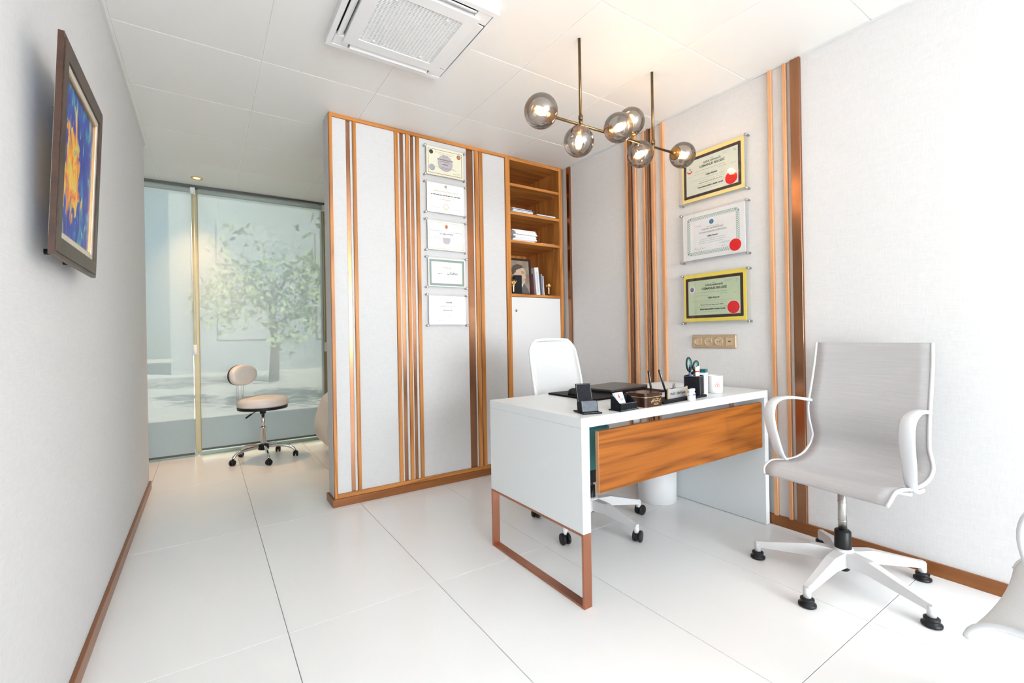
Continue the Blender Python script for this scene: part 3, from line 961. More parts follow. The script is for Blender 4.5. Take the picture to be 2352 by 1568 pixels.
def scrawl(cx, cy, wd, m_, parent, seed):
    rnd = random.Random(seed)
    pts = [(cx - wd / 2 + wd * i / 9, cy + rnd.uniform(-.006, .008), zp + 0.0004) for i in range(10)]
    return obj('signature', G().tube(smooth_path(pts, 4), 0.0005, 4), m_, parent)


def sm(rows, parent, seed, mater='ink_grey', h=.0022):
    return lines(rows, h, seed, parent, mater, zp)


PXC = 1.512
yy = YP + 0.002
# --- five on the partition, top to bottom
k = (-0.163, 0.163, -0.112, 0.112)
t, pp = diploma((PXC, yy, 2.392), 'partition', 0.302, 0.208, 'cream certificate with maroon line and black round seal, topmost on the partition', 0, (-0.163, 0.163, -0.108, 0.100), 'paper_cream')
frame_print('border_line', -.138, .138, -.09, .088, .003, 'ink_maroon', pp)
pr('watermark', disc(0.0, -.004, .062), 'ink_lilac', pp, 0.0002)
pr('seal', disc(-.113, .064, .016), 'ink', pp)
pr('seal', disc(.112, .062, .016), 'ink', pp)
pr('emblem', disc(.112, .062, .012), 'ink_orange', pp, 0.0006)
pr('stamp', disc(-.108, -.05, .024), 'ink_grey', pp, 0.0003)
sm([(0, .07, .16, .7), (0, .058, .11, .7), (0, .045, .04, 1), (0, .02, .13, 2.2), (0, .006, .08, 1), (0, -.014, .045, 2.2), (0, -.038, .16, .7), (.02, -.046, .15, .7), (.09, -.07, .06, .8)], pp, 11, 'ink')

t, pp = diploma((PXC, yy, 2.123), 'partition', 0.302, 0.218, 'white certificate with gold title lettering, second from the top on the partition', 0, (-0.163, 0.163, -0.115, 0.110))
pr('emblem', disc(0, .09, .011), 'ink_grey', pp)
sm([(0, .073, .034, .8), (0, .036, .026, .8), (0, .008, .15, .8), (0, -.10, .13, .7), (0, -.094, .1, .7), (-.09, -.072, .07, .9), (.09, -.074, .06, .9)], pp, 12)
text('American Society of Plastic Surgeons', .0135, 'ink_gold', pp, (0, .052, zp + .0004), bold=.0002)
text('Fatih Kayıran, MD, Ankara, ANKARA', .0125, 'ink', pp, (0, .024, zp + .0004), bold=.0004) if False else sm([(0, .024, .24, 2.8)], pp, 13, 'ink')
sm([(0, -.008, .09, 2.2)], pp, 14, 'ink_gold')
pr('gold_seal', disc(0, -.06, .021), 'ink_gold', pp, .0003)
pr('seal_centre', disc(0, -.06, .016), 'paper', pp, .0005)
scrawl(-.09, -.064, .05, 'ink_grey', pp, 1); scrawl(.09, -.066, .04, 'ink_grey', pp, 2)

t, pp = diploma((PXC, yy, 1.845), 'partition', 0.302, 0.214, 'white certificate with thin border and small orange crest, middle one on the partition', 0, (-0.163, 0.163, -0.113, 0.112))
frame_print('border_line', -.142, .142, -.098, .098, .003, 'ink_gold', pp, .0002)
pr('crest', disc(0, .07, .013, ry=.016), 'ink_orange', pp)
pr('crest', disc(0, .068, .006, ry=.010), 'ink_maroon', pp, .0006)
sm([(-.085, .083, .08, .7), (-.09, .076, .06, .7), (-.1, .062, .045, .7), (.085, .083, .08, .7), (.08, .076, .09, .7), (.11, .062, .04, .7), (-.08, .034, .1, 1.8), (.08, .03, .1, 1.8)]
   + [(-.09, -.008 - .006 * i, .08, .7) for i in range(4)] + [(.09, -.008 - .006 * i, .08, .7) for i in range(4)] + [(-.075, -.07, .06, .8), (.09, -.07, .04, .8)], pp, 15)
text('Dr. Oğuz KAYIRAN', .013, 'ink', pp, (0, .014, zp + .0004), shear=.2, bold=.0004)
pr('watermark', [(-.032, -.012), (.032, -.012), (.03, -.045), (.016, -.06), (-.016, -.06), (-.03, -.045)], 'ink_lilac', pp, .0001)
scrawl(-.075, -.055, .04, 'ink_blue', pp, 3); scrawl(.09, -.055, .04, 'ink_grey', pp, 4)

t, pp = diploma((PXC, yy, 1.572), 'partition', 0.302, 0.210, 'white certificate with a broad grey-green border, fourth down on the partition', 0, (-0.163, 0.163, -0.112, 0.110))
frame_print('green_border', -.143, .143, -.098, .095, .017, 'green_border', pp)
sm([(-.09, .058, .04, .6), (0, .02, .16, .7), (.01, .012, .17, .7), (0, .003, .15, .8), (.03, -.008, .14, .8), (-.005, -.018, .18, .7), (-.07, -.026, .03, .7), (.068, -.055, .04, .9)], pp, 16)
sm([(.05, -.001, .06, 1.8), (.045, -.011, .09, 2), (-.06, -.009, .03, 1.8)], pp, 17, 'ink')
sm([(0, .036, .075, 2.2)], pp, 18)
scrawl(.07, -.045, .03, 'ink_blue', pp, 5)

t, pp = diploma((PXC, yy, 1.291), 'partition', 0.302, 0.212, 'plain white certificate headed ISAPS, lowest of the five on the partition', 0, (-0.163, 0.163, -0.112, 0.114))
text('ISAPS', .017, 'ink', pp, (.012, .058, zp + .0004), bold=.0004, sx=1.25)
sm([(0, .032, .125, 1.3), (0, .025, .11, 1.3), (0, .012, .05, .7), (0, -.014, .09, .7), (-.065, -.055, .05, .8), (.02, -.055, .045, .8), (-.06, -.075, .05, .8)], pp, 19)
text('Oğuz Kayıran, MD.', .010, 'ink', pp, (0, .001, zp + .0004), bold=.0003)
scrawl(-.07, -.042, .03, 'ink_grey', pp, 6); scrawl(.015, -.04, .03, 'ink_blue', pp, 7)

# --- three on the right wall (local +x points to -Y)
YC = 1.679


def licence(z, hgt, label, ymat, gmat, crest, seed):
    t, pp = diploma((XR, YC, z), 'wall', .420, hgt, label, 0, (-.219, .226, -hgt / 2 - .010, hgt / 2 - .004), ymat)
    frame_print('dark_border', -.196, .192, -hgt / 2 + .022, hgt / 2 - .024, .018, 'dark_brown', pp, .0006, r=.006)
    pr('printed_sheet', rrect(-.180, .176, -hgt / 2 + .038, hgt / 2 - .040, .006), gmat, pp, .0002)
    text('T.C.', .010, 'ink', pp, (.005, .088, zp + .0006))
    text('SAĞLIK BAKANLIĞI', .0145, 'ink', pp, (.005, .075, zp + .0006), bold=.0002, sx=.95)
    text('UZMANLIK BELGESİ', .020, 'ink', pp, (.005, .054, zp + .0006), bold=.0004, sx=.95)
    text('Oğuz Kayıran', .014, 'ink', pp, (.0, -.004, zp + .0006), shear=.25, bold=.0004)
    text('Plastik Rekonstrüktif ve Estetik Cerrahi', .0125, 'ink', pp, (-.01, -.076, zp + .0006), shear=.25, bold=.0004, sx=.86)
    sm([(-.01, .031, .20, 1.2), (.07, .018, .05, 1), (-.08, .012, .09, .8), (-.155, .008, .03, .8), (.145, .015, .03, .9), (-.01, -.022, .27, .8), (0, -.036, .18, .8), (-.01, -.062, .2, .8), (-.02, -.092, .12, .8),
        (.10, .096, .05, .7), (.09, .089, .03, .7), (.155, .094, .016, 1.5), (.155, .086, .02, 1.5)], pp, seed)
    sm([(-.01, -.049, .16, 1.5)], pp, seed + 1, 'ink')
    pr('red_seal_rim', disc(.130, -.073, .042), 'paper', pp, .0006)
    s_ = pr('red_seal', disc(.130, -.073, .039), 'ink_red', pp, .0009)
    if crest == 'crescent':
        obj('crescent', G().ring([(-.152 + .021 * math.cos(R(200 + 140 * i / 12)), .052 + .021 * math.sin(R(200 + 140 * i / 12))) for i in range(13)] + [(-.152 + .016 * math.cos(R(340 - 140 * i / 12)), .055 + .016 * math.sin(R(340 - 140 * i / 12))) for i in range(13)],
                                [(-.152 + .0195 * math.cos(R(203 + 134 * i / 12)), .0525 + .0195 * math.sin(R(203 + 134 * i / 12))) for i in range(13)] + [(-.152 + .0175 * math.cos(R(337 - 134 * i / 12)), .0535 + .0175 * math.sin(R(337 - 134 * i / 12))) for i in range(13)], zp, zp + .0006), 'ink_red', pp)
        pr('crescent_arc', [(-.152 + .021 * math.cos(R(200 + 140 * i / 12)), .052 + .021 * math.sin(R(200 + 140 * i / 12))) for i in range(13)] + [(-.152 + .016 * math.cos(R(340 - 140 * i / 12)), .055 + .016 * math.sin(R(340 - 140 * i / 12))) for i in range(13)], 'ink_red', pp, .0005)
        pr('crest_drop', disc(-.150, .058, .004, ry=.009), 'ink_teal', pp)
    else:
        pr('crest_ring', disc(-.150, .055, .021), 'paper', pp, .0004)
        pr('crest', disc(-.150, .055, .014, ry=.016), 'ink_blue', pp, .0007)
        pr('crest_top', disc(-.150, .062, .009, ry=.007), 'ink_teal', pp, .0009)
        pr('crest_flag', rect(-.158, -.142, .050, .058), 'ink_red', pp, .0011)


licence(2.096, .306, 'yellow-mounted specialist licence with red seal and crescent crest, highest on the right wall', 'yellow_pale', 'paper_green', 'crescent', 30)
licence(1.316, .305, 'bright yellow-mounted licence with red seal and blue crest, lowest on the right wall', 'yellow', 'paper_green2', 'round', 40)
t, pp = diploma((XR, YC, 1.713), 'wall', .420, .298, 'white university diploma with patterned border and red seal, between the two yellow licences', 0, (-.219, .224, -.159, .152))
frame_print('pattern_band', -.178, .176, -.122, .124, .021, 'pattern_band', pp, .0002, r=.022)
g = G()
for s_ in (-1, 1):
    for i in range(27):
        x = -.164 + .325 * i / 26
        for q in (-.0045, .0045):
            yv = s_ * .1115 + .0005 + q
            g.prism(disc(x + (q > 0) * .006, yv, .0042, 6), zp, zp + .0006)
    for i in range(17):
        y = -.10 + .2 * i / 16
        for q in (-.0045, .0045):
            g.prism(disc(s_ * .1665 + q, y + (q > 0) * .006, .0042, 6), zp, zp + .0006)
o = obj('pattern_flecks', g, 'paper', pp)
o['kind'] = 'stuff'
for sx in (-1, 1):
    for sy in (-1, 1):
        pr('corner_mark', [(sx * .172, sy * .102), (sx * .172, sy * .114), (sx * .163, sy * .102)], 'ink_blue', pp, .0008)
        pr('corner_mark', [(sx * .155, sy * .118), (sx * .145, sy * .118), (sx * .155, sy * .110)], 'ink_blue', pp, .0008)
pr('crest_ring', disc(-.005, .075, .015), 'ink_blue', pp, .0006)
pr('crest', disc(-.005, .075, .009), 'ink_teal', pp, .0009)
sm([(0, .047, .085, .8), (-.1, .062, .04, .8), (0, -.028, .17, .8), (0, -.040, .19, .8), (-.01, -.052, .17, .8), (-.085, -.1, .03, .8), (.075, -.088, .03, .8)], pp, 50)
text('ANKARA ÜNİVERSİTESİ', .0135, 'ink_grey', pp, (0, .034, zp + .0005))
text('TIP DOKTORLUĞU DİPLOMASI', .0135, 'ink_grey', pp, (0, .015, zp + .0005))
text('Oğuz Kayıran', .0125, 'ink', pp, (.0, -.011, zp + .0005), shear=.35, bold=.0002)
scrawl(-.09, -.085, .08, 'ink', pp, 8); scrawl(.08, -.068, .07, 'ink', pp, 9)
pr('red_seal_rim', disc(.148, -.098, .040), 'paper', pp, .0008)
pr('red_seal', disc(.148, -.098, .037), 'ink_red', pp, .0011)

# ================================================================== SOCKET PLATE
t = thing('socket_plate', 'champagne four-gang plate with three sockets, on the wall above the desk', 'socket', (XR, 1.695, 1.034))
t.rotation_euler = (R(90), 0, R(-90))
obj('plate', G().box(-.151, .151, -.043, .043, 0, .010, bev=0.006), 'socket', t)
for i in range(4):
    cx = -.108 + .072 * i
    g = G().ring(rect(cx - .0265, cx + .0265, -.028, .028), disc(cx, 0, .0215, 4) if False else rect(cx - .025, cx + .025, -.0265, .0265), .009, .0125)
    if i < 3:
        s_ = obj('socket_insert', G().lathe([(.0285, .010), (.0285, .0118), (.0205, .0122), (.0195, .0105), (.0185, .0103), (.001, .0103)], 28, T(cx, 0, 0)), 'socket_in', t)
        obj('insert_frame', g, 'socket', t)
        obj('pin_hole', G().cyl(.0026, .0102, .0107, 10, T(cx - .008, 0, 0)).cyl(.0026, .0102, .0107, 10, T(cx + .008, 0, 0)), 'ac_dark', s_)
    else:
        obj('insert_frame', g, 'socket', t)
        s_ = obj('blank_insert', G().box(cx - .0245, cx + .0245, -.026, .026, .009, .0118, bev=.001), 'socket_in', t)
        obj('port', G().box(cx - .008, cx + .008, -.002, .004, .0116, .0121), 'ac_dark', s_)

# ================================================================== BOOKCASE
BX0, BX1, BD = 2.056, 2.652, 0.52
bc = thing('bookcase', 'built-in oak bookcase with open shelves above a white cupboard door', 'bookcase', ((BX0 + BX1) / 2, YP, 0))
hx = (BX1 - BX0) / 2
obj('side_panel', G().box(-hx, -hx + .042, -.012, BD, .05, CEIL - .002, bev=.001), 'wood_z', bc)
obj('side_panel', G().box(hx - .034, hx, -.012, BD, .05, CEIL - .002, bev=.001), 'wood_z', bc)
obj('back_panel', G().box(-hx + .042, hx - .034, BD - .015, BD, .05, CEIL - .03), 'wood_z', bc)
obj('top_board', G().box(-hx + .042, hx - .034, -.012, BD - .015, CEIL - .030, CEIL - .002, bev=.001), 'wood_x', bc)
for z in (2.330, 2.096, 1.862, 1.417):
    s_ = obj('shelf', G().box(-hx + .0425, hx - .0345, -.008, BD - .016, z, z + .022, bev=.001), 'wood_x', bc)
    obj('shelf_pin', G().cyl(.004, 0, .012, 8, T(hx - .0345, .06, z - .006) @ RY(-90)), 'steel', s_)
obj('bottom_board', G().box(-hx + .042, hx - .034, -.008, BD - .016, .05, .07), 'wood_x', bc)
d = obj('door', G().box(-hx + .044, hx - .036, -.008, .010, .072, 1.413, bev=.001), 'white_matte', bc)
obj('lock', G().lathe([(.010, 0), (.010, .004), (.008, .006), (.001, .006)], 16, T(-hx + .044 + .042, -.008, 1.30) @ RX(90)), 'brass_cup', d)
BXC = (BX0 + BX1) / 2


def paper_pile(name, x0, x1, y0, y1, z, sheets, label, mats, seed, skew=.012, parts='sheet_bundle'):
    rnd = random.Random(seed)
    t = thing(name, label, 'papers', ((x0 + x1) / 2, (y0 + y1) / 2, z))
    zz = 0.0005
    for i, th in enumerate(sheets):
        dx, dy, a = rnd.uniform(-skew, skew), rnd.uniform(-skew, skew), rnd.uniform(-4, 4)
        wx, wy = (x1 - x0) / 2 * rnd.uniform(.9, 1), (y1 - y0) / 2
        obj(parts, G().box(-wx, wx, -wy, wy, zz, zz + th, T(dx, dy, 0) @ RZ(a), bev=.0004), mats[i % len(mats)], t)
        zz += th + .0002
    return t


s2, s3, s4 = 2.118, 1.884, 1.439
paper_pile('paper_stack', 2.135, 2.355, YP + .02, YP + .32, s2, [.012, .008, .006, .005, .007, .003], 'low pile of papers and folders at the left of the second shelf', ['book_blue', 'paper', 'paper', 'ink_blue', 'paper', 'paper'], 1)
paper_pile('document_folder', 2.385, 2.60, YP + .02, YP + .32, s2, [.003, .005, .004, .006, .003], 'thin blue-edged document folder at the right of the second shelf', ['ink_blue', 'paper', 'book_blue', 'paper', 'paper'], 2, .008)
paper_pile('paper_stack', 2.145, 2.385, YP + .02, YP + .32, s3, [.012, .011, .013, .010, .012, .009, .014, .010, .008], 'tall uneven stack of white papers on the third shelf', ['paper', 'paper', 'book_white', 'paper', 'paper'], 3, .014)
paper_pile('plastic_sleeve', 2.42, 2.59, YP + .03, YP + .30, s3, [.003, .002, .004], 'thin clear plastic sleeves lying beside the tall paper stack', ['paper', 'book_white', 'paper'], 4, .01)

# portrait
t = thing('portrait_frame', 'dark framed portrait photograph of a man in a grey suit, on the lowest open shelf', 'picture', (2.2515, YP + .115, s4 + .0015), 0)
t.rotation_euler = (R(86), 0, 0)
obj('frame', G().ring(rect(-.15, .15, .0, .345), rect(-.132, .132, .018, .327), -.01, .012), 'dark_brown', t)
ph = obj('photograph', G().box(-.133, .133, .017, .328, -.008, .002), 'portrait_bg', t)
obj('suit', G().prism([(-.16, .018), (.095, .018), (.075, .07), (.04, .115), (.01, .135), (-.06, .15), (-.16, .13)], .002, .0026), 'suit', ph, (.03, 0, 0))
obj('shirt', G().prism([(.0, .05), (.035, .115), (.012, .14), (-.02, .13)], .0026, .0032), 'paper', ph, (.03, 0, 0))
obj('face', G().prism([(-.07, .13), (-.02, .115), (.015, .105), (.045, .115), (.055, .14), (.052, .155), (.066, .168), (.058, .185), (.062, .205), (.058, .245), (.03, .27), (-.03, .28), (-.07, .255), (-.085, .20)], .0028, .0034), 'skin', ph, (.03, 0, 0))
obj('hair', G().prism([(-.085, .19), (-.05, .20), (-.045, .235), (-.01, .25), (.04, .265), (.02, .285), (-.03, .295), (-.075, .275), (-.098, .235)], .0035, .004), 'hair', ph, (.03, 0, 0))
obj('eye', G().prism(disc(.033, .208, .009, 10, .003), .0035, .004), 'hair', ph, (.03, 0, 0))
obj('brow', G().prism([(.012, .219), (.05, .222), (.05, .226), (.012, .225)], .0035, .004), 'hair', ph, (.03, 0, 0))
obj('mouth', G().prism([(.025, .145), (.052, .148), (.05, .151), (.025, .149)], .0035, .004), 'book_red', ph, (.03, 0, 0))
obj('ear', G().prism(disc(-.055, .195, .012, 12, .018), .0035, .0042), 'skin', ph, (.03, 0, 0))
obj('easel_back', G().box(-.03, .03, .02, .2, -.03, -.01), 'dark_brown', t)

t.scale = (.95, .93, .93)

t = tag(obj('black_plaque', G().box(-.035, .035, -.012, .012, .006, .165, bev=.002), 'black_leather', None, (2.208, YP + .060, s4), (0, 0, R(-12))), 'upright black plaque standing in front of the portrait', 'plaque')
obj('plaque_base', G().box(-.045, .045, -.03, .03, .0003, .006, bev=.001), 'black_plastic', t)


def book(x0, x1, dpt, h, y, cover, label, lean=0, title=None):
    t = thing('book', label, 'book', ((x0 + x1) / 2, y, s4 + .0005 + abs(math.sin(R(lean))) * (x1 - x0) / 2), group='books on the lowest open shelf')
    t.rotation_euler = (0, R(lean), 0)
    hw = (x1 - x0) / 2
    obj('cover', G().box(-hw, -hw + .0025, 0, dpt, 0, h).box(hw - .0025, hw, 0, dpt, 0, h).box(-hw, hw, -.002, .002, 0, h, bev=.0008), cover, t)
    obj('page_block', G().box(-hw + .0027, hw - .0027, .0025, dpt - .004, .003, h - .003), 'paper', t)
    if title:
        text(title, .013, 'ink_grey', t, (0, -.0026, h * .5), (R(90), R(90), 0), bold=.0002)
    return t


book(2.404, 2.428, .19, .195, YP + .12, 'book_red', 'dark oxblood book leaning beside the portrait', -4)
book(2.436, 2.480, .21, .250, YP + .10, 'book_white', 'thick white textbook with a printed spine', -5, 'Core and Reconstructive Surgery')
book(2.488, 2.503, .17, .195, YP + .09, 'book_blue', 'slim grey-blue book right of the white textbook', -3)
book(2.508, 2.517, .16, .18, YP + .09, 'book_white', 'thinnest pale booklet at the right end of the books', -3)


def hand_figure(x, y, label, rz):
    t = thing('hand_figurine', label, 'figurine', (x, y, s4), rz, 'golden hand figurines')
    obj('base', G().box(-.030, .030, -.020, .020, .0003, .006, bev=.001), 'black_plastic', t)
    h = obj('hand', G().tube([(0, 0, .006), (0, 0, .03), (0, 0, .055), (0, .0, .07), (0.002, 0, .085)], [.010, .0085, .008, .011, .0125], 12), 'gold_fig', t)
    for fx, lx, lz in ((-.010, -.014, .114), (-.003, -.002, .124), (.005, .012, .124), (.012, .026, .114)):
        obj('finger', G().tube([(fx, 0, .08), ((fx + lx) / 2, -.004, (.085 + lz) / 2), (lx, -.006, lz)], [.0048, .0044, .003], 8), 'gold_fig', h)
    obj('thumb', G().tube([(-.010, 0, .066), (-.026, -.004, .084), (-.036, -.006, .104)], [.005, .0045, .003], 8), 'gold_fig', h)


hand_figure(2.565, YP + .09, 'small golden open-hand figurine on a black base, at the right of the books', 8)
hand_figure(2.142, YP + .028, 'golden hand figurine half hidden behind the black plaque', -20)

# ================================================================== DESK
DX0, DX1, DY0, DY1 = 1.2328, 2.651, 1.3568, 2.0578
dk = thing('desk', 'white waterfall desk with a floating oak front panel and copper sled leg', 'desk', (DX0, DY0, 0))
dw, dd = DX1 - DX0, DY1 - DY0
obj('desktop', G().box(0, dw, 0, dd, HD - .040, HD, bev=.0015), 'white_lacq', dk)
obj('end_panel', G().box(0, .043, 0, dd, .297, HD - .0402, bev=.0015), 'white_lacq', dk)
obj('end_panel', G().box(dw - .036, dw, 0, dd, .002, HD - .0402, bev=.0015), 'white_lacq', dk)
leg = obj('leg_frame', G().box(0, .042, 0, .012, .0, .2965, bev=.001), 'copper', dk)
obj('leg_frame', G().box(0, .042, dd - .012, dd, .0, .2965, bev=.001), 'copper', dk)
obj('leg_frame', G().box(.0005, .0415, .012, dd - .012, .0, .010, bev=.001), 'copper', dk)
obj('leg_frame', G().box(.0005, .0415, .012, dd - .012, .2865, .2965, bev=.001), 'copper', dk)
mp_ = obj('front_panel', G().box(.098, 1.364, .006, .024, .440, .694, bev=.0012), 'wood_desk', dk)
for x in (.35, 1.1):
    obj('bracket', G().box(x - .02, x + .02, .0245, .03, .62, HD - .0405).box(x - .02, x + .02, .03, .06, HD - .044, HD - .0405), 'steel', mp_)
obj('edge_band', G().box(.0965, .0978, .006, .024, .440, .694), 'wood_slat', mp_)

# waste bin
t = thing('waste_bin', 'white cylindrical waste bin with a blue bag, under the desk', 'bin', (2.46, 1.985, 0))
obj('bucket', G().lathe([(.116, 0), (.121, .004), (.124, .28), (.120, .28), (.117, .006)], 36), 'white_plastic', t)
g = G().lathe([(.121, .24), (.1265, .277), (.128, .283), (.122, .284), (.118, .25)], 24)
g.prism([(.10, -.08), (.128, -.07), (.148, -.052), (.15, -.03), (.135, -.02), (.11, -.03)], .236, .28)
obj('bag', g, 'bag_blue', t)
# teal cloth bag hanging behind the front panel
t = thing('teal_bag', 'teal cloth bag under the desk, glimpsed beside the wooden panel', 'bag', (1.52, 1.62, .46))
pts = rrect(-.10, .10, -.05, .05, .03)
obj('bag_body', G().prism(pts, 0, .19).prism([(x * .92, y * .8) for x, y in pts], .19, .205), 'teal_cloth', t)
obj('bag_strap', G().tube(smooth_path([(-.06, 0, .20), (-.045, 0, .245), (.045, 0, .245), (.06, 0, .20)], 5), .006, 8), 'teal_cloth', t)
obj('hook', G().tube([(0, 0, .25), (0, 0, .2582)], .004, 8), 'steel', t)
obj('bag_bottom', G().prism([(x * .97, y * .95) for x, y in pts], -.06, 0), 'black_plastic', t)

# ================================================================== CHAIRS
def star_base(t, hub_z, Rr, start, m_, foot, arm_w=.026):
    """hub + five tapering arms + feet"""
    obj('hub', G().lathe([(.034, hub_z - .035), (.040, hub_z - .03), (.040, hub_z + .012), (.034, hub_z + .018)], 24), m_, t)
    for k in range(5):
        a = start + 72 * k
        mt = RZ(a)
        # arm as tapered beam
        secs = [(.025, hub_z - .022, .030, .030), (.12, hub_z - .018, .024, .026), (Rr - .02, hub_z - .052, .015, .014), (Rr + .008, hub_z - .056, .013, .013)]
        verts, faces = [], []
        for x, z, wy, hz in secs:
            verts += [(x, -wy, z - hz), (x, wy, z - hz), (x, wy * .72, z + hz), (x, -wy * .72, z + hz)]
        for j in range(len(secs) - 1):
            for i in range(4):
                q = (i + 1) % 4
                faces.append((j * 4 + i, j * 4 + q, (j + 1) * 4 + q, (j + 1) * 4 + i))
        n = len(verts)
        faces += [(3, 2, 1, 0), (n - 4, n - 3, n - 2, n - 1)]
        g = G()
        g._add(verts, faces, mt)
        g.cyl(.0145, hub_z - .09, hub_z - .05, 14, mt @ T(Rr, 0, 0))
        ar = obj('base_arm', g, m_, t)
        if foot == 'glide':
            obj('glide', G().lathe([(.026, 0), (.032, .004), (.032, .011), (.024, .016), (.021, .020), (.025, .024), (.025, .031), (.017, .036)], 24, mt @ T(Rr, 0, 0)), 'black_plastic', ar)
        else:
            c = G()
            ct = mt @ T(Rr + .006, 0, .030) @ RZ(foot[k])
            for s_ in (-1, 1):
                c.lathe([(.022, -.008), (.029, -.006), (.030, 0), (.029, .006), (.022, .008)], 20, ct @ T(.008, s_ * .015, 0) @ RX(90))
            obj('caster', c, 'black_plastic', ar)
            obj('caster_stem', G().lathe([(.011, .03), (.013, .046), (.010, .05)], 12, mt @ T(Rr, 0, 0)).box(-.02, .014, -.006, .006, .018, .05, ct @ T(0, 0, -.03) @ T(0, 0, 0)), 'black_plastic', ar)


def shell(prof, hw, crown, thick):
    """seat/back shell: profile (x,z) list, half widths, edge rise, thickness -> grid with thickness"""
    P = [Vector((x, 0, z)) for x, z in prof]
    n, m_ = len(P), 11
    fr, bk = [], []
    for i, p in enumerate(P):
        t = (P[min(i + 1, n - 1)] - P[max(i - 1, 0)]).normalized()
        nv = Vector((t.z, 0, -t.x))          # towards the sitter
        if nv.x < 0 and nv.z < 0:
            nv = -nv
        nv = -nv if (nv.dot(Vector((1, 0, 1))) < 0) else nv
        for j in range(m_):
            u = -1 + 2 * j / (m_ - 1)
            off = nv * (crown[i] * (abs(u) ** 2.2))
            q = p + off + Vector((0, u * hw[i], 0))
            fr.append(q + nv * thick / 2)
            bk.append(q - nv * thick / 2)
    V = fr + bk
    N = n * m_
    F = []
    for i in range(n - 1):
        for j in range(m_ - 1):
            a = i * m_ + j
            F.append((a, a + 1, a + m_ + 1, a + m_))
            F.append((N + a, N + a + m_, N + a + m_ + 1, N + a + 1))
    for i in range(n - 1):
        for j in (0, m_ - 1):
            a = i * m_ + j
            F.append((a, a + m_, N + a + m_, N + a))
    for j in range(m_ - 1):
        for i in (0, n - 1):
            a = i * m_ + j
            F.append((a, N + a, N + a + 1, a + 1))
    left = [(fr[i * m_] + bk[i * m_]) / 2 for i in range(n)]
    right = [(fr[i * m_ + m_ - 1] + bk[i * m_ + m_ - 1]) / 2 for i in range(n)]
    return V, F, left, right


def conference_chair(label, loc, rz, cloth, group, foot='glide', base_start=36, col='base_grey'):
    t = thing('swivel_chair', label, 'chair', loc, rz, group)
    prof = smooth_path([(-.262, 0, 1.03), (-.25, 0, .94), (-.228, 0, .84), (-.206, 0, .75), (-.20, 0, .69), (-.214, 0, .62), (-.232, 0, .565), (-.222, 0, .505), (-.17, 0, .462), (-.09, 0, .446), (.0, 0, .450), (.07, 0, .462), (.12, 0, .464), (.152, 0, .448), (.164, 0, .424)], 3)
    pf_ = [(p.x, p.z) for p in prof]
    n = len(pf_)
    hw = []
    for i, (x, z) in enumerate(pf_):
        f = i / (n - 1)
        wv = .230 + .018 * min(1, f / .45)
        wv -= .014 * math.exp(-((f - .40) / .09) ** 2)
        if f > .94:
            wv -= .01 * (f - .94) / .06
        hw.append(wv)
    crown = [.012 + .016 * math.exp(-((i / (n - 1) - .5) / .2) ** 2) for i in range(n)]
    V, F, le, ri = shell(pf_, hw, crown, .008)
    g = G()
    g._add(V, F, None, True)
    obj('mesh_shell', g, cloth, t)
    for s_, ed in ((-1, le), (1, ri)):
        obj('side_rail', G().tube(ed, .0075, 8), 'chair_frame', t)
        path = smooth_path([(-.203, s_ * .226, .742), (-.15, s_ * .238, .752), (-.07, s_ * .256, .764), (.015, s_ * .266, .764), (.068, s_ * .268, .742), (.086, s_ * .268, .695), (.078, s_ * .266, .635), (.055, s_ * .262, .565), (.032, s_ * .256, .505), (.0, s_ * .25, .466), (-.05, s_ * .247, .447), (-.10, s_ * .245, .446)], 4)
        nn = len(path)
        hwid = [max(.008, .026 * math.sin(PI * min(1, max(0, (i + 1) / (nn - 1) * 1.0))) ** .6) for i in range(nn)]
        obj('armrest', G().band(path, (0, 1, 0), hwid, [.007] * nn), 'chair_frame', t)
    obj('under_frame', G().box(-.13, .07, -.05, .05, .41, .436, bev=.006).tube([(-.03, -.235, .44), (-.03, 0, .424), (-.03, .235, .44)], .011, 10), 'chair_frame', t)
    obj('gas_lift', G().cyl(.0165, .20, .412, 20).lathe([(.0175, .258), (.0175, .262)], 20).lathe([(.0175, .34), (.0175, .344)], 20), 'steel', t)
    obj('lift_sleeve', G().lathe([(.020, .045), (.024, .05), (.024, .125), (.030, .128), (.032, .14), (.031, .215), (.026, .22)], 24), 'black_plastic', t)
    star_base(t, .125, .335, base_start, col, foot)
    return t


ch = conference_chair('grey mesh swivel chair with looped white armrests, standing right of the desk', (2.305, .868, 0), 174, 'mesh_grey', 'mesh swivel chairs', base_start=36 - 174)
c2 = conference_chair('white mesh swivel chair cut off by the right edge of the picture', (1.59, .105, 0), 90, 'mesh_white', 'mesh swivel chairs', base_start=20)

# desk chair behind the desk
t = thing('office_chair', 'white high-back office chair on casters, tucked behind the desk', 'chair', (1.85, 1.965, 0), -80, 'desk seating')
prof = smooth_path([(-.305, 0, 1.055), (-.285, 0, .97), (-.262, 0, .86), (-.243, 0, .75), (-.235, 0, .66), (-.24, 0, .60)], 4)
pf_ = [(p.x, p.z) for p in prof]
n = len(pf_)
hwb = [.20 + .02 * math.sin(PI * i / (n - 1)) for i in range(n)]
hwb[0], hwb[1], hwb[2] = .150, .180, .196
V, F, le, ri = shell(pf_, hwb, [.022] * n, .012)
g = G(); g._add(V, F, None, True)
obj('backrest', g, 'mesh_white', t)
rim = le[::-1] + [le[0].lerp(ri[0], .25) + Vector((-.012, 0, .004)), le[0].lerp(ri[0], .5) + Vector((-.016, 0, .005)), le[0].lerp(ri[0], .75) + Vector((-.012, 0, .004))] + ri
obj('back_frame', G().tube(rim, .010, 8), 'white_plastic', t)
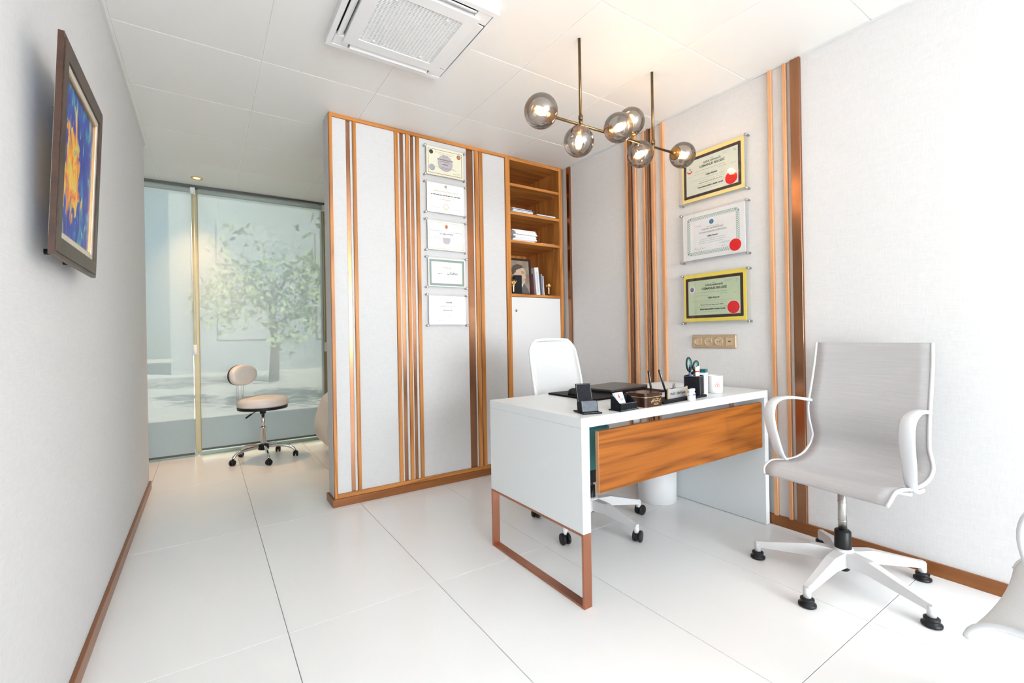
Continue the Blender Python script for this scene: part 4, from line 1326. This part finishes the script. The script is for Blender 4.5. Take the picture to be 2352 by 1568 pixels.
obj('seat', G().box(-.22, .23, -.235, .235, .43, .475, bev=.02, seg=3), 'mesh_white', t)
obj('back_support', G().band([(-.05, 0, .40), (-.16, 0, .405), (-.24, 0, .46), (-.262, 0, .56), (-.258, 0, .64)], (0, 1, 0), [.04] * 5, [.012] * 5), 'white_plastic', t)
obj('mechanism', G().box(-.10, .08, -.07, .07, .375, .429, bev=.01), 'black_plastic', t)
obj('gas_lift', G().cyl(.014, .2, .38, 16), 'steel', t)
obj('lift_sleeve', G().cyl(.025, .07, .22, 20), 'black_plastic', t)
star_base(t, .135, .32, 201 + 80, 'base_grey', (60, 110, 20, -40, 80))

# medical stool by the window
t = thing('swivel_stool', 'round cream stool with small backrest and chrome wheeled base, in front of the window blind', 'stool', (.435, 4.79, 0), -38)
obj('seat_pad', G().lathe([(.195, .488), (.208, .500), (.210, .535), (.200, .560), (.17, .570), (.001, .572)], 40), 'cream', t)
obj('seat_base', G().lathe([(.18, .462), (.206, .466), (.208, .487), (.195, .488)], 40), 'black_plastic', t)
bm_ = T(-.205, 0, .775) @ RY(90)
def pad(rx_, ry_, prof_, n=36, bend=.35):
    verts, faces = [], []
    for sc, z in prof_:
        for i in range(n):
            a = 2 * PI * i / n
            cx_a, sy_a = math.cos(a), math.sin(a)
            x, y = rx_ * sc * abs(cx_a) ** .9 * (1 if cx_a > 0 else -1), ry_ * sc * sy_a
            verts.append((x, y, z + bend * y * y))
    for j in range(len(prof_) - 1):
        for i in range(n):
            q = (i + 1) % n
            faces.append((j * n + i, j * n + q, (j + 1) * n + q, (j + 1) * n + i))
    faces.append(tuple(range((len(prof_) - 1) * n, len(prof_) * n)))
    faces.append(tuple(reversed(range(n))))
    g = G(); g._add(verts, faces, bm_, True)
    return g
obj('back_pad', pad(.095, .170, [(.97, -.012), (1.0, .005), (.99, .030), (.93, .042), (.7, .048), (.3, .049)]), 'cream', t)
obj('back_shell', pad(.093, .168, [(.6, -.032), (.92, -.030), (1.0, -.022), (.98, -.0125)]), 'black_plastic', t)
for s_ in (-1, 1):
    obj('back_rod', G().tube(smooth_path([(-.215, s_ * .035, .72), (-.217, s_ * .035, .60), (-.216, s_ * .035, .50), (-.20, s_ * .035, .465), (-.12, s_ * .035, .455)], 5), .006, 8), 'steel', t)
obj('lever', G().tube(smooth_path([(-.02, -.03, .455), (-.03, -.11, .435), (-.05, -.17, .405)], 5), [.004] * 6 + [.008] * 5, 8), 'black_plastic', t)
obj('plate', G().box(-.12, .06, -.05, .05, .450, .462, bev=.002), 'black_plastic', t)
obj('gas_lift', G().cyl(.014, .26, .44, 16), 'chrome', t)
obj('lift_cap', G().cyl(.026, .42, .452, 20), 'black_plastic', t)
obj('lift_sleeve', G().lathe([(.024, .095), (.025, .10), (.025, .285), (.029, .287), (.029, .297), (.016, .298)], 24), 'chrome', t)
obj('hub', G().lathe([(.030, .085), (.045, .09), (.045, .135), (.03, .142)], 20), 'black_plastic', t)
for k in range(5):
    a = 201 + 38 + 72 * k
    ar = obj('base_arm', G().tube(smooth_path([(.035, 0, .120), (.12, 0, .118), (.20, 0, .105), (.245, 0, .082), (.262, 0, .058)], 4), [.014] * 9 + [.013] * 8, 10, mtx=RZ(a)), 'chrome', t)
    c = G()
    ct = RZ(a) @ T(.268, 0, .025) @ RZ((30, -60, 80, 10, 40)[k])
    for s_ in (-1, 1):
        c.lathe([(.018, -.007), (.024, -.005), (.025, 0), (.024, .005), (.018, .007)], 18, ct @ T(0, s_ * .013, 0) @ RX(90))
    obj('caster', c, 'black_plastic', ar)
    obj('caster_hood', G().box(-.018, .018, -.006, .006, .0, .03, ct, bev=.003).cyl(.005, .02, .045, 8, RZ(a) @ T(.266, 0, .02)), 'black_plastic', ar)

# padded treatment couch end behind the partition
t = thing('treatment_couch', 'cream padded couch end peeking out from behind the partition', 'couch', (1.6, 4.42, 0))
prf = smooth_path([(-.60, .60, 0), (-.68, .52, 0), (-.735, .36, 0), (-.745, .25, 0), (-.715, .15, 0), (-.64, .12, 0), (-.55, .16, 0)], 5)
poly = [(p.x, p.y) for p in prf] + [(-.50, .30), (-.40, .42), (.80, .42), (.80, .54), (-.38, .56), (-.48, .60)]
g = G().prism(poly, -.28, .28, RX(90))
cu_ = obj('cushion', g, 'cream', t)
bv = cu_.modifiers.new('soft_edges', 'BEVEL'); bv.width = .03; bv.segments = 3; bv.limit_method = 'ANGLE'
obj('pedestal', G().box(-.25, .55, -.2, .2, 0, .42, bev=.01), 'white_plastic', t)

# low drawer cabinet past the end of the left wall
t = thing('drawer_cabinet', 'low cabinet with wood-edged drawers, just past the end of the left wall', 'cabinet', (-.66, 4.98, 0))
obj('carcass', G().box(-.2, .2, -.22, .22, 0, .55, bev=.002), 'wood_z', t)
for i in range(2):
    d = obj('drawer', G().box(.2005, .212, -.215, .215, .03 + .26 * i, .27 + .26 * i, bev=.001), 'wood_y', t)
    obj('handle', G().box(.212, .222, -.06, .06, .245 + .26 * i, .255 + .26 * i, bev=.001), 'black_plastic', d)
obj('top', G().box(-.21, .215, -.225, .225, .5505, .57, bev=.002), 'white_matte', t)

# ================================================================== CHANDELIER
CY = 1.70
t = thing('chandelier', 'brass bar chandelier with six smoked glass globes over the desk', 'chandelier', (1.85, CY, CEIL))
BZ = 2.143
cxo = 1.85


def rel(x, y, z): return Vector((x - cxo, y - CY, z - CEIL))


for x in (1.575, 2.124):
    st = obj('stem', G().tube([rel(x, CY, CEIL), rel(x, CY, BZ + .03)], .0075, 12), 'brass', t)
    obj('collar', G().lathe([(.0105, 0), (.0115, .004), (.0115, .02), (.008, .026)], 16, T(*rel(x, CY, BZ + .02))).lathe([(.010, -.004), (.010, .022)], 16, T(*rel(x, CY, BZ))), 'brass', st)
obj('bar', G().tube([rel(1.385, CY, BZ - .008), rel(2.305, CY, BZ + .008)], .0068, 12), 'brass', t)


def globe(attach, centre, r, power=0.65):
    a, c = rel(*attach), rel(*centre)
    d = (c - a).normalized()
    q = d.to_track_quat('Z', 'Y').to_matrix().to_4x4()
    mt = Matrix.Translation(c) @ q
    g_ = obj('globe', G().sphere(r, mt, 32, 20), 'smoke', t)
    # socket cup: spherical cap at the attached side + neck
    cap = [(max(.001, (r + .0015) * math.sin(R(b))), -(r + .0015) * math.cos(R(b))) for b in (0, 8, 16, 24, 31)]
    cup = obj('cup', G().lathe(cap, 24, mt).lathe([(.011, -r - .012), (.013, -r + .002), (.016, -r + .03), (.0135, -r + .032)], 16, mt), 'brass_cup', g_)
    arm = c - d * (r + .004)
    obj('arm', G().tube([a, arm], .0062, 10), 'brass', g_)
    z0 = -r + .030
    bulb = obj('bulb', G().lathe([(.012, z0), (.014, z0 + .012), (.022, z0 + .035), (.0265, z0 + .055), (.022, z0 + .075), (.010, z0 + .085), (.001, z0 + .087)], 20, mt), 'bulb_glass', g_)
    fg = G()
    for k_ in range(4):
        aa = PI / 2 * k_
        fg.tube([(.010 * math.cos(aa), .010 * math.sin(aa), z0 + .02), (.013 * math.cos(aa), .013 * math.sin(aa), z0 + .07)], .0042, 6, mtx=mt)
    fg.tube([(0, 0, z0 + .015), (0, 0, z0 + .072)], .004, 6, mtx=mt)
    obj('filament', fg, 'filament', g_)
    l = bpy.data.lights.new('bulb_light', 'POINT')
    l.energy, l.color, l.shadow_soft_size = power, (1.0, .90, .78), .02
    lo = bpy.data.objects.new('bulb_light', l)
    COL.objects.link(lo)
    lo.parent = t
    lo.location = mt @ Vector((0, 0, z0 + .05))


globe((1.40, CY, BZ - .007), (1.316, CY - .012, 2.135), .079)
globe((1.57, CY, BZ), (1.560, CY, 2.052), .075)
globe((1.765, CY, BZ), (1.76, 1.622, 2.138), .074)
globe((1.925, CY, BZ), (1.928, CY - .012, 2.236), .074)
globe((2.124, CY, BZ), (2.05, CY + .030, 2.100), .074)
globe((2.30, CY, BZ + .008), (2.385, CY - .004, 2.152), .075)

# ================================================================== DESK ITEMS
Z = HD
t = thing('desk_pad', 'black leather desk pad under the laptop and mouse', 'desk pad', (1.89, 1.853, Z), 0)
obj('pad_base', G().box(-.29, .29, -.18, .18, .0004, .004, bev=.0012), 'black_leather', t)
obj('pad_cover', G().box(-.29, .29, -.18, .18, .0055, .0095, bev=.0012), 'black_leather', t)
obj('pad_hinge', G().box(-.27, .27, .14, .175, .004, .0056), 'black_leather', t)
ZP = Z + .0096
t = thing('computer_mouse', 'small black computer mouse on the desk pad', 'mouse', (1.672, 1.862, ZP), -25)
mo = G()
verts, faces = [], []
n, mlev = 20, 6
for j in range(mlev):
    f = j / (mlev - 1)
    zz = .0006 + .036 * math.sin(f * PI / 2)
    sc = max(.02, math.cos(f * PI / 2) ** .55)
    for i in range(n):
        a = 2 * PI * i / n
        verts.append((.058 * sc * math.cos(a) - .008 * f, .034 * sc * math.sin(a), zz))
for j in range(mlev - 1):
    for i in range(n):
        q = (i + 1) % n
        faces.append((j * n + i, j * n + q, (j + 1) * n + q, (j + 1) * n + i))
faces += [tuple(reversed(range(n))), tuple(range((mlev - 1) * n, mlev * n))]
mo._add(verts, faces, None, True)
obj('body', mo, 'black_plastic', t)
obj('scroll_wheel', G().cyl(.008, -.003, .003, 14, T(.030, 0, .026) @ RX(90)), 'book_blue', t)
t = thing('laptop', 'closed dark grey laptop lying on the desk pad', 'laptop', (1.985, 1.905, ZP), 9)
obj('base', G().prism(rrect(-.182, .182, -.122, .122, .014), .001, .012), 'black_plastic', t)
obj('lid', G().prism(rrect(-.182, .182, -.122, .122, .014), .0128, .021), 'laptop', t)
obj('rubber_foot', G().box(-.16, .16, -.11, -.10, 0.0001, .0012).box(-.16, .16, .10, .11, 0.0001, .0012), 'black_plastic', t)

# phone holder
t = thing('phone_holder', 'empty black leather phone holder with white stitching, nearest the desk corner', 'phone holder', (1.352, 1.448, Z), -17)
obj('base', G().box(-.044, .044, -.050, .050, .0003, .006, bev=.0015), 'black_leather', t)
back = G().box(-.036, .036, 0, .006, 0, .118, T(0, .012, .006) @ RX(-14), bev=.002)
obj('backrest', back, 'black_leather', t)
obj('front_pocket', G().box(-.036, .036, -.003, .003, 0, .046, T(0, -.024, .007) @ RX(-16), bev=.0015), 'pocket_sheen', t)
for s_ in (-1, 1):
    obj('side_cheek', G().prism([(-.026, 0), (.018, 0), (.024, .035), (-.012, .046)], -.0025, .0025, T(s_ * .036, 0, .006) @ RZ(90) @ RX(90)), 'black_leather', t)
g = G()
mtb = T(0, .012, .006) @ RX(-14)
def stitch_line(g, p0, p1, mt, n, r=.0006):
    p0, p1 = Vector(p0), Vector(p1)
    for i in range(n):
        g.tube([p0.lerp(p1, (i + .15) / n), p0.lerp(p1, (i + .75) / n)], r, 4, mtx=mt)
stitch_line(g, (-.033, -.0006, .005), (-.033, -.0006, .113), mtb, 22)
stitch_line(g, (.033, -.0006, .005), (.033, -.0006, .113), mtb, 22)
stitch_line(g, (-.033, -.0006, .1145), (.033, -.0006, .1145), mtb, 14)
stitch_line(g, (-.040, -.046, .0063), (.040, -.046, .0063), None, 16)
mtf = T(0, -.024, .007) @ RX(-16)
stitch_line(g, (-.033, -.0036, .002), (-.033, -.0036, .044), mtf, 9)
stitch_line(g, (.033, -.0036, .002), (.033, -.0036, .044), mtf, 9)
o = obj('stitching', g, 'stitch', t); o['kind'] = 'stuff'

# business card holder
t = thing('card_holder', 'black leather business card holder with white cards', 'card holder', (1.527, 1.405, Z), 3)
obj('base', G().box(-.062, .062, -.034, .034, .0003, .005, bev=.0012), 'black_leather', t)
obj('front_wall', G().box(-.054, .054, -.030, -.026, .005, .034, bev=.001), 'black_leather', t)
obj('back_wall', G().box(-.054, .054, .024, .028, .005, .060, bev=.001), 'black_leather', t)
for s_ in (-1, 1):
    obj('side_wall', G().prism([(-.026, .005), (.024, .005), (.024, .060), (.008, .060), (-.020, .034), (-.026, .034)], -.002, .002, T(s_ * .052, 0, 0) @ RZ(90) @ RX(90)), 'black_leather', t)
g = G()
stitch_line(g, (-.052, -.0302, .032), (.052, -.0302, .032), None, 22, .0005)
stitch_line(g, (-.058, -.0342, .0045), (.058, -.0342, .0045), None, 24, .0005)
stitch_line(g, (-.0543, -.024, .0345), (-.0543, .008, .0605), None, 9, .0005)
o = obj('stitching', g, 'stitch', t); o['kind'] = 'stuff'
cs = thing('business_cards', 'white business cards with a red emblem, leaning in the card holder', 'cards', (1.520, 1.400, Z + .0055), 3)
mtc = RX(-22)
for i in range(4):
    obj('card', G().box(-.027 - .0012 * i, .027 - .0012 * i, i * .0025 + .0, i * .0025 + .0008, .0, .074, mtc), 'paper', cs)
obj('emblem', G().lathe([(.006, 0), (.006, .0003)], 14, mtc @ T(-.004, -.0001, .054) @ RX(90)).lathe([(.004, 0), (.004, .0003)], 14, mtc @ T(-.004, -.0001, .062) @ RX(90)), 'ink_logo', cs)
g = G()
for i, wv in enumerate((.034, .03, .022)):
    g.box(-.004, -.004 + wv - .01, -.0004, 0, .044 - i * .005, .046 - i * .005, mtc)
o = obj('small_print', g, 'ink_blue', cs); o['kind'] = 'stuff'

# tin box
t = thing('tin_box', 'brown chocolate tin lettered MELODI in gold, between the card holder and name plate', 'tin', (1.682, 1.424, Z), 2)
obj('body', G().prism(rrect(-.062, .062, -.058, .058, .012), .0003, .048), 'tin', t)
ld = obj('lid', G().prism(rrect(-.0645, .0645, -.0605, .0605, .013), .046, .060).prism(rrect(-.056, .056, -.052, .052, .012), .060, .0625), 'tin', t)
obj('gold_rim', G().ring(rrect(-.0655, .0655, -.0615, .0615, .013), rrect(-.064, .064, -.060, .060, .013), .0455, .0478), 'gold', ld)
obj('gold_rim', G().ring(rrect(-.0632, .0632, -.0592, .0592, .012), rrect(-.0615, .0615, -.0575, .0575, .012), .0002, .0020), 'gold', t)
for i, c_ in enumerate('MELODİ'):
    f = (i - 2.5) / 2.5
    text(c_, .019, 'gold', t, (.012 + f * .028, -.0585, .0325 - .007 * f * f), (R(90), R(f * 28), 0), bold=.0004)
text('DELUXE' if False else '· 1961 ·', .005, 'gold', t, (.012, -.0585, .0245), (R(90), 0, 0)) if False else None
g = G()
for zz, wv in ((.0165, .030), (.0115, .034), (.0245, .008)):
    x = .012 - wv / 2
    while x < .012 + wv / 2:
        g.box(x, x + .0035, -.0588, -.0582, zz - .0014, zz + .0014)
        x += .0045
o = obj('small_print', g, 'gold', t); o['kind'] = 'stuff'

# pen stand with name plate
t = thing('pen_stand', 'black leather pen stand with a silver name plate', 'pen stand', (1.962, 1.450, Z), 5)
obj('base', G().box(-.195, .195, -.052, .052, .0003, .012, bev=.002), 'black_leather', t)
obj('plate_holder', G().box(-.108, .062, -.012, .002, .012, .058, bev=.002), 'black_leather', t)
npl = obj('name_plate', G().box(-.100, .056, -.018, -.0125, .0125, .060, bev=.001), 'silver', t)
for x in (-.104, .060):
    obj('end_bar', G().box(x - .005, x + .005, -.020, -.011, .0125, .064, bev=.001), 'socket_in', npl)
text('Prof.Dr. Oğuz Kayıran', .0178, 'ink', npl, (-.022, -.0183, .036), (R(90), 0, 0), shear=.25, bold=.0002, sx=.82)
for x in (-.165, -.045):
    obj('pen_socket', G().cyl(.008, .012, .022, 12, T(x, .03, 0)), 'steel', t)
for i, (x, lx) in enumerate(((-.165, -.035), (-.045, -.07))):
    p_ = thing('desk_pen', ('slim black pen in the stand behind the tin box', 'slim black pen leaning left behind the name plate')[i], 'pen', (1.962 + x * .996 - .0026, 1.450 + .03 + x * .087, Z + .0222), 5, 'desk pens')
    obj('barrel', G().tube([(0, 0, 0), (lx * .2, .0, .028), (lx * .92, .0, .130)], [.0025, .0052, .0045], 12), 'black_plastic', p_)
    obj('highlight_line', G().tube([(lx * .22, -.0047, .03), (lx * .90, -.0042, .126)], .0009, 6), 'chrome', p_)  # thin bright line stands in for the highlight along the barrel
# paper clips / blue object behind the plate
t = thing('binder_clip', 'small black binder clip on the pen stand beside the name plate', 'clip', (1.838, 1.462, Z + .0122), 5)
obj('clip_body', G().prism([(-.007, 0), (.007, 0), (.0025, .020), (-.0025, .020)], -.010, .010, RX(90)), 'black_plastic', t)
for s_ in (-1, 1):
    obj('clip_wire', G().tube([(s_ * .002, -.006, .019), (s_ * .005, 0, .042), (s_ * .002, .006, .019)], .001, 6), 'black_plastic', t)
t = thing('binder_clip', 'black binder clip peeking over the right half of the name plate', 'clip', (1.975, 1.478, Z + .0122), 5)
obj('clip_body', G().prism([(-.010, 0), (.010, 0), (.003, .040), (-.003, .040)], -.012, .012, RX(90)), 'black_plastic', t)
for s_ in (-1, 1):
    obj('clip_wire', G().tube([(s_ * .003, -.006, .039), (s_ * .009, 0, .066), (s_ * .003, .006, .039)], .0012, 6), 'black_plastic', t)
t = thing('tape_dispenser', 'rounded dark blue desk object half hidden behind the tin box', 'tape dispenser', (1.868, 1.545, Z), 10)
dp = [(-.045, 0), (.045, 0), (.045, .012), (.03, .030), (.008, .042), (-.02, .040), (-.042, .024)]
obj('body', G().prism(dp, -.014, .014, RX(90), False), 'blue', t)
obj('roll', G().lathe([(.010, -.009), (.016, -.009), (.016, .009), (.010, .009)], 20, T(-.012, 0, .024) @ RX(90)), 'paper', t)

# square pen cup
PC = (2.118, 1.462, Z + .0123)
t = thing('pen_cup', 'square black leather pen cup with white stitching', 'pen cup', PC, 20)
for a in range(4):
    obj('wall', G().box(-.040, .040, -.040, -.0365, .0003, .098, RZ(90 * a), bev=.001), 'black_leather', t)
obj('floor_plate', G().box(-.0365, .0365, -.0365, .0365, .0003, .004), 'black_leather', t)
g = G()
for a in range(4):
    stitch_line(g, (-.038, -.0402, .095), (.038, -.0402, .095), RZ(90 * a), 14, .0005)
    stitch_line(g, (-.0385, -.0402, .003), (-.0385, -.0402, .095), RZ(90 * a), 16, .0005)
o = obj('stitching', g, 'stitch', t); o['kind'] = 'stuff'


def stick(name, label, cat, dx, dy, dz, lean, parts, group='pens in the pen cup'):
    p_ = thing(name, label, cat, (PC[0] + dx, PC[1] + dy, PC[2] + .0045 + dz), 20, group)
    for nm, prof_, m_ in parts:
        obj(nm, G().lathe(prof_, 14, Matrix.Shear('XY', 4, lean)), m_, p_)
    return p_


stick('ballpoint_pen', 'blue and black ballpoint pen at the left of the pen cup', 'pen', -.024, .004, 0, (-.03, 0), [('barrel', [(.003, 0), (.005, .006), (.005, .11)], 'ink_blue'), ('grip', [(.005, .1105), (.0056, .112), (.005, .138)], 'black_plastic'), ('button', [(.003, .1385), (.003, .150)], 'blue')])
stick('ballpoint_pen', 'dark blue pen beside the scissors', 'pen', -.012, .016, 0, (.02, 0), [('barrel', [(.003, 0), (.0048, .006), (.0048, .126)], 'blue'), ('button', [(.003, .1265), (.003, .134)], 'black_plastic')])
stick('marker', 'white marker with red tip in front of the pen cup opening', 'marker', -.004, -.020, 0, (-.02, 0), [('barrel', [(.006, 0), (.0065, .004), (.0065, .137), (.005, .139)], 'paper'), ('band', [(.0068, .112), (.0068, .118)], 'ink_red')])
stick('marker', 'white marker right of centre in the pen cup', 'marker', .012, -.019, 0, (0, 0), [('barrel', [(.006, 0), (.0065, .004), (.0065, .140), (.005, .142)], 'book_white'), ('band', [(.0068, .112), (.0068, .117)], 'ink_red')])
stick('marker', 'green-striped marker in the pen cup', 'marker', .022, -.006, 0, (.03, 0), [('barrel', [(.006, 0), (.0065, .004), (.0065, .140), (.005, .142)], 'teal')])
stick('highlighter', 'orange highlighter at the right of the pen cup', 'marker', .025, .010, 0, (.05, 0), [('barrel', [(.006, 0), (.0075, .004), (.0075, .134), (.0065, .136)], 'orange')])
sc = thing('scissors', 'black and teal handled scissors standing in the pen cup', 'scissors', (PC[0] + .0, PC[1] + .012, PC[2] + .0045), -28)
def loop(cx, cz, rx_, rz_, tilt_):
    return [Vector((cx + rx_ * math.cos(a) * math.cos(tilt_) - rz_ * math.sin(a) * math.sin(tilt_), 0, cz + rx_ * math.cos(a) * math.sin(tilt_) + rz_ * math.sin(a) * math.cos(tilt_))) for a in [2 * PI * i / 24 for i in range(25)]]
obj('blade', G().prism([(-.004, .01), (.005, .0), (.009, .10), (-.003, .10)], -.001, .0, RX(90)), 'steel', sc)
obj('blade', G().prism([(.004, .01), (-.005, .0), (-.009, .10), (.003, .10)], .0002, .0012, RX(90)), 'steel', sc)
L1, L2 = loop(-.014, .150, .0135, .036, .05), loop(.022, .142, .0135, .026, -.25)
obj('handle', G().tube(L1, .0042, 8, caps=False).tube([(-.002, 0, .098), (-.010, 0, .116)], .006, 8), 'black_plastic', sc)
obj('grip_liner', G().tube([p + (Vector((-.014, 0, .150)) - p) * .26 for p in L1], .0034, 8, caps=False), 'teal', sc)
obj('handle', G().tube(L2, .0042, 8, caps=False).tube([(.002, 0, .098), (.016, 0, .118)], .006, 8), 'black_plastic', sc)
obj('grip_liner', G().tube([p + (Vector((.022, 0, .142)) - p) * .26 for p in L2], .0034, 8, caps=False), 'teal', sc)

# tall white carton with teal top, mug, small bottles, papers
t = thing('medicine_carton', 'tall white carton with a dark teal top, right of the pen cup', 'carton', (2.226, 1.478, Z), 18)
obj('carton_body', G().box(-.021, .021, -.017, .017, .0003, .118, bev=.0008), 'paper', t)
obj('carton_top', G().box(-.0214, .0214, -.0174, .0174, .118, .136, bev=.0008), 'teal_dark', t)
g = G()
for i in range(8):
    g.box(-.006, .008, -.0175, -.0171, .022 + i * .011, .022 + i * .011 + .006)
o = obj('vertical_print', g, 'ink_grey', t); o['kind'] = 'stuff'
t = thing('mug', 'white mug with a small red emblem, right end of the desk items', 'mug', (2.335, 1.482, Z), 67)
obj('cup', G().lathe([(.036, .0003), (.040, .003), (.042, .02), (.042, .094), (.0405, .096), (.039, .094), (.039, .01), (.001, .008)], 32), 'white_plastic', t)
obj('handle', G().tube(smooth_path([(.040, 0, .078), (.060, 0, .074), (.068, 0, .05), (.060, 0, .028), (.040, 0, .022)], 5), .005, 8), 'white_plastic', t)
g = G()
for (yy_, zz_, rr_) in ((.010, .054, .0055), (.0145, .043, .0068), (.0055, .043, .0068)):
    # three little rings wrapped on the cup wall
    pts_ = []
    for i in range(17):
        a = 2 * PI * i / 16
        yv = yy_ + rr_ * math.cos(a)
        pts_.append((-math.sqrt(.0423 ** 2 - yv * yv), yv, zz_ + rr_ * math.sin(a)))
    g.tube(pts_, .0011, 5, caps=False)
obj('emblem', g, 'ink_logo', t)
for i, (x, y) in enumerate(((1.968, 1.379), (2.0, 1.388))):
    t = thing('medicine_vial', ('left', 'right')[i] + ' one of two small white vials banded with blue, at the desk front edge', 'bottle', (x, y, Z), 20 * i, 'small white vials')
    obj('bottle', G().lathe([(.0125, .0003), (.0135, .002), (.0135, .034), (.009, .040), (.009, .046), (.0115, .0462), (.0115, .056), (.010, .057), (.001, .057)], 20), 'white_plastic', t)
    obj('label_band', G().lathe([(.0138, .024), (.0138, .032)], 20, cap=False), ('silver', 'ink_blue')[i], t)
t = thing('paper_sheets', 'white sheets of paper lying on the desk behind the name plate', 'papers', (2.36, 1.88, Z), 8)
for i, (dx, dy, a) in enumerate(((0, 0, 0), (.03, .015, -7), (-.035, -.01, 5))):
    obj('sheet', G().box(-.15, .15, -.105, .105, .0002 + i * .0012, .0012 + i * .0012, T(dx, dy, 0) @ RZ(a)), 'paper', t)
